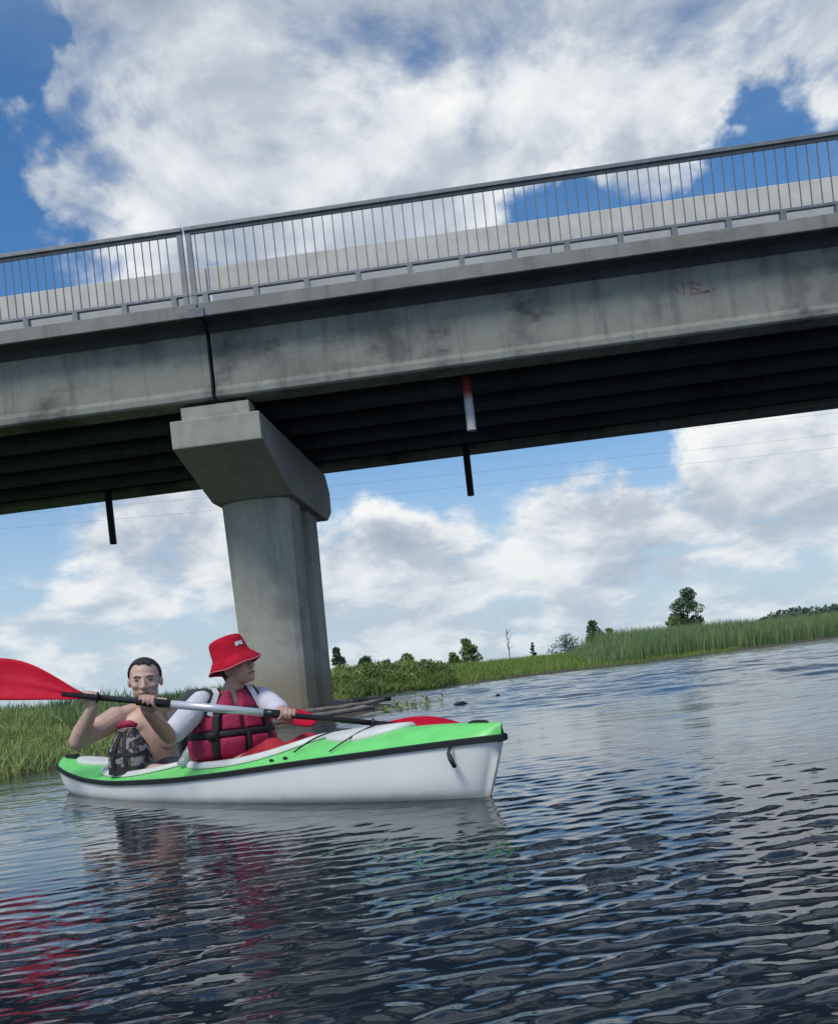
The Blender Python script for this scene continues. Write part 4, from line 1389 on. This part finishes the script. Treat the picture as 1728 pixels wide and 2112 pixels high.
# ------------------------------------------------------------------ grass and reeds (one mass each)
def blades(name, X, Y, H, Wd, lean, mat, label, seed, bend=0.35):
    rs = np.random.default_rng(seed)
    n = len(X)
    Z = land_z(X, Y) - 0.02
    az = rs.uniform(0, 2 * np.pi, n)
    sx, sy = np.cos(az) * Wd / 2, np.sin(az) * Wd / 2
    la = rs.uniform(0, 2 * np.pi, n)
    lm = np.abs(rs.normal(0, 1, n)) * lean * H
    lx, ly = np.cos(la) * lm, np.sin(la) * lm
    B = np.stack([X, Y, Z], -1)
    S = np.stack([sx, sy, np.zeros(n)], -1)
    mid = B + np.stack([lx * bend, ly * bend, H * 0.55], -1)
    tip = B + np.stack([lx, ly, H], -1)
    V = np.stack([B - S, B + S, mid + S * 0.8, mid - S * 0.8, tip], 1).reshape(-1, 3)
    i = np.arange(n)[:, None] * 5
    me = np_mesh(name, V, [i + np.array([[0, 1, 2, 3]]), i + np.array([[3, 2, 4]])])
    me.materials.append(M[mat])
    return tag(link(bpy.data.objects.new(name, me)), label, name.replace('_', ' '), kind='stuff')


def scatter(n, x0, x1, y0, y1, dmin, dmax, seed, extra=None):
    rs = np.random.default_rng(seed)
    xs, ys = [], []
    tot = 0
    while tot < n:
        x, y = rs.uniform(x0, x1, n * 2), rs.uniform(y0, y1, n * 2)
        d = shore_dist(x, y)
        ok = (d > dmin) & (d < dmax)
        if extra is not None:
            ok &= extra(x, y, d)
        xs.append(x[ok])
        ys.append(y[ok])
        tot += ok.sum()
        if ok.sum() == 0:
            break
    x, y = np.concatenate(xs)[:n], np.concatenate(ys)[:n]
    return x, y


off_spit = lambda x, y, d: ~((x > -4.6) & (y > 12.5) & (y < 30) & (x > -5.2 + 0.0 * y))
# near left bank: short lush grass at the water, taller growth behind
x, y = scatter(34000, -9.5, -3.4, 5.5, 15, -0.16, 4, 11, off_spit)
d = shore_dist(x, y)
r1 = np.random.default_rng(1)
clump = 0.75 + 0.55 * wob(x * 2.3 + 1, y * 2.1)
blades('bank_grass', x, y, np.maximum(0.06, (0.18 + 0.055 * np.clip(d, 0, 3)) * clump) * r1.uniform(0.5, 1.3, len(x)), r1.uniform(0.010, 0.024, len(x)), 0.6, 'bankgrass', 'lush green grass on the left bank behind the kayak', 12)
x, y = scatter(26000, -22, -4.2, 12, 42, 1.4, 14, 13, off_spit)
blades('bank_reeds', x, y, r1.uniform(0.18, 0.52, len(x)) * (0.8 + 0.42 * wob(x * 1.1, y * 0.9)), r1.uniform(0.016, 0.045, len(x)), 0.4, 'reed', 'darker tall weeds behind the left bank', 14)
# bank right of the pier
x, y = scatter(42000, -9, 26, 30, 80, 0.05, 14, 15, lambda x, y, d: (x < 11 + 0.1 * y) | (d < 1.2))
d = shore_dist(x, y)
blades('meadow_grass', x, y, (0.22 + 0.05 * np.minimum(d, 8)) * r1.uniform(0.5, 1.3, len(x)), r1.uniform(0.03, 0.07, len(x)), 0.35, 'meadow', 'yellow-green meadow grass sloping to the far shore', 16)
x, y = scatter(52000, 9.5, 110, 50, 190, 0.6, 12, 17)
d = shore_dist(x, y)
hgt = np.clip((1.9 + 0.014 * (y - 50)) * (0.72 + 0.28 * np.minimum(d / 3, 1)), 0.5, 3.6) * np.clip((x - 8.5) / 6, 0.35, 1) * (0.9 + 0.16 * wob(x * 0.23, y * 0.2) + 0.08 * wob(x * 0.9, y * 0.7))
blades('reed_bed', x, y, hgt * r1.uniform(0.7, 1.15, len(x)), r1.uniform(0.05, 0.11, len(x)) * (1 + (y - 50) / 140), 0.12, 'reed', 'tall dark green reed bed along the far shore', 18)


x, y = scatter(12000, -5, 0.9, 33, 46, 0.0, 5, 19)
d = shore_dist(x, y)
blades('shore_weeds', x, y, (0.45 + 0.16 * np.minimum(d, 4)) * (0.85 + 0.3 * wob(x * 1.5, y)) * r1.uniform(0.5, 1.2, len(x)), r1.uniform(0.05, 0.12, len(x)), 0.55, 'darkshrub', 'dark leafy weeds along the shore right of the pier', 20)


# ------------------------------------------------------------------ shrubs and trees
def leaf_cloud(blobs, n, size, seed, flat=0.75):
    rs = np.random.default_rng(seed)
    wts = np.array([b[3] ** 2 for b in blobs])
    pick = rs.choice(len(blobs), n, p=wts / wts.sum())
    Bc = np.array([b[:3] for b in blobs])[pick]
    Br = np.array([b[3] for b in blobs])[pick]
    v = rs.normal(size=(n, 3))
    v /= np.linalg.norm(v, axis=1)[:, None]
    C = Bc + v * (Br * rs.uniform(0.45, 1.08, n) ** 0.6)[:, None] * np.array([1, 1, flat])
    a = rs.normal(size=(n, 3))
    a /= np.linalg.norm(a, axis=1)[:, None]
    b = np.cross(a, rs.normal(size=(n, 3)))
    b /= np.linalg.norm(b, axis=1)[:, None]
    s = (size * rs.uniform(0.6, 1.4, n))[:, None]
    V = np.stack([C - a * s, C + b * s * 0.5, C + a * s, C - b * s * 0.5], 1).reshape(-1, 3)
    return np_mesh('crown', V, [np.arange(n * 4).reshape(-1, 4)])


def tree(name, base, height, width, label, cat, mat, seed, n=2600, leaf=0.16, trunk=0.1, bottom=0.25, nb=9, group=None, shape='round', top_lean=0.0):
    rs = np.random.default_rng(seed)
    t = tag(empty(name, base), label, cat, group)
    tm_ = MB()
    tm_.tube([(0, 0, -0.3), (0.03 * height * rs.normal(), 0, height * 0.35), (top_lean, 0.0, height * 0.8)], [trunk, trunk * 0.7, trunk * 0.2], 8)
    blobs = []
    for k in range(nb):
        f = (k + 0.5) / nb
        z = height * (bottom + (1 - bottom) * f * 0.93)
        prof_ = math.sin(math.pi * min(0.97, 0.22 + 0.74 * f)) if shape == 'round' else (1.05 - 0.8 * f)
        rad_ = width / 2 * prof_
        for j in range(3):
            a = rs.uniform(0, 2 * math.pi)
            off = rad_ * rs.uniform(0.25, 0.72)
            c = (math.cos(a) * off + top_lean * f, math.sin(a) * off, z + rs.normal() * 0.04 * height)
            br = max((0.16 if shape != 'thin' else 0.12) * width, rad_ * rs.uniform(0.32, 0.55))
            blobs.append((*c, br))
            tm_.tube([(top_lean * f * 0.8, 0, max(0.1, z - 0.2 * height)), c], [trunk * 0.3, trunk * 0.1], 5)
    tm_.build('trunk', 'bark', t, smooth=True)
    me_ = leaf_cloud(blobs, n, leaf, seed + 100)
    me_.materials.append(M[mat])
    link(bpy.data.objects.new('crown', me_), t)
    return t


def ground_at(px, depth):
    # x on the far bank under a photo column
    p = pix(px, 1390 - (px - 864) * 0.11, depth)
    return (p.x, depth, float(land_z(np.array([p.x]), np.array([float(depth)]))[0]))


def top_h(px, py, depth):
    g = ground_at(px, depth)
    return g, pix(px, py, depth).z - g[2]


g, h = top_h(1422, 1212, 112)
tree('broadleaf_tree', g, h, 4.6, 'tall open-crowned dark tree rising above the reed bed', 'tree', 'leaf', 31, 7000, 0.13, 0.16, 0.25, 10, 'trees and bushes behind the far bank', top_lean=0.3)
g, h = top_h(1395, 1268, 108)
tree('bush', g, h, 3.2, 'low bush at the left foot of the tall tree', 'bush', 'leaf_pale', 32, 1200, 0.2, 0.06, 0.05, 5, 'trees and bushes behind the far bank')
g, h = top_h(1230, 1278, 92)
tree('bush', g, h, 2.7, 'round dark bush standing clear above the reeds', 'bush', 'leaf', 33, 1700, 0.15, 0.07, 0.05, 6, 'trees and bushes behind the far bank')
g, h = top_h(1262, 1290, 96)
tree('bush', g, h, 1.9, 'small pale bush touching the right of the round dark bush', 'bush', 'leaf_pale', 34, 900, 0.15, 0.06, 0.05, 5, 'trees and bushes behind the far bank')
g, h = top_h(968, 1314, 80)
tree('bush', g, h, 2.6, 'rounded pale green bush above the meadow grass', 'bush', 'leaf_pale', 35, 1700, 0.14, 0.07, 0.05, 6, 'trees and bushes behind the far bank')
g, h = top_h(938, 1342, 66)
tree('bush', g, h, 1.4, 'small dark bush at the left foot of the rounded pale bush', 'bush', 'darkshrub', 36, 800, 0.12, 0.05, 0.05, 5, 'trees and bushes behind the far bank')
g, h = top_h(1101, 1322, 78)
tree('bush', g, h, 0.9, 'tiny dark upright shrub right of the bare snag', 'bush', 'leaf', 37, 500, 0.1, 0.05, 0.05, 6, 'trees and bushes behind the far bank', shape='thin')
for i, (px, py, dp, wd, mt, lab) in enumerate([
        (846, 1350, 60, 2.2, 'leaf_pale', 'pale low bush midway between the pier and the rounded pale bush'),
        (800, 1357, 56, 1.1, 'leaf_far', 'small bluish bush left of the pale low bush'),
        (758, 1353, 50, 1.5, 'leaf', 'bush with ragged top a little right of the pier'),
        (703, 1328, 40, 1.1, 'leaf_far', 'slim grey-green sapling against the right edge of the pier'),
        (1170, 1310, 98, 5.0, 'leaf_far', 'wide low thicket left of the round dark bush')]):
    g, h = top_h(px, py, dp)
    tree('bush', g, h, wd, lab, 'bush', mt, 50 + i, 1300, 0.12, 0.05, 0.05, 6, 'trees and bushes behind the far bank', shape='thin' if wd == 1.1 else 'round')
# dark shrubs lining the shore just right of the pier
for i, (px, dp, py, wd) in enumerate([(712, 38.0, 1378, 2.6), (752, 40.0, 1377, 2.7), (796, 41.5, 1371, 2.9), (838, 43.0, 1370, 2.7), (880, 44.5, 1366, 2.5), (735, 37.6, 1404, 1.9), (815, 41.0, 1398, 2.0), (905, 45.5, 1372, 2.1)]):
    g, h = top_h(px, py, dp)
    labs = ['dark shrub nearest the pier on the far shore', 'second dark shrub from the pier on the far shore', 'third dark shrub from the pier on the far shore', 'fourth dark shrub from the pier on the far shore',
            'fifth dark shrub from the pier on the far shore', 'low dark shrub at the waterline nearest the pier', 'low dark shrub at the waterline in the middle of the dark shrubs', 'last dark shrub before the bright meadow grass']
    tree('bush', g, max(h, 0.6), wd, labs[i], 'bush', 'darkshrub' if i % 3 else 'bankgrass', 70 + i, 3200, 0.065, 0.05, 0.0, 6, 'dark shrubs on the far shore')
# bare snag
g, h = top_h(1052, 1302, 82)
sn = MB().tube([(0, 0, -0.2), (0.05, 0, h * 0.5), (-0.05, 0, h)], [0.06, 0.045, 0.015], 6)
rs = np.random.default_rng(4)
for k in range(12):
    z = h * rs.uniform(0.35, 0.95)
    a = rs.uniform(-1, 1)
    sn.tube([(0, 0, z), (a * 0.35, 0.2 * rs.normal(), z + 0.25), (a * 0.5, 0.2 * rs.normal(), z + 0.6)], [0.025, 0.018, 0.006], 5)
sno = tag(sn.build('bare_snag', 'bark', smooth=True), 'thin bare dead tree standing right of the rounded pale bush', 'dead tree')
sno.location = g
# far tree line on the right
for i in range(9):
    X_ = 95 + i * 17
    Y_ = 230 + (i % 3) * 12
    z0 = float(land_z(np.array([X_]), np.array([float(Y_)]))[0])
    labs = ['leftmost', 'second', 'third', 'fourth', 'fifth', 'sixth', 'seventh', 'eighth', 'rightmost']
    tree('distant_tree', (X_, Y_, z0), 4.9 + 0.6 * math.sin(i * 2.1), 26, '%s tree from the left in the distant dark tree line' % labs[i], 'tree', 'leaf_far', 90 + i, 9000, 0.5, 0.2, 0.0, 6, 'distant tree line at the right')
print('tris', sum(len(o.data.polygons) for o in bpy.data.objects if o.type == 'MESH'))
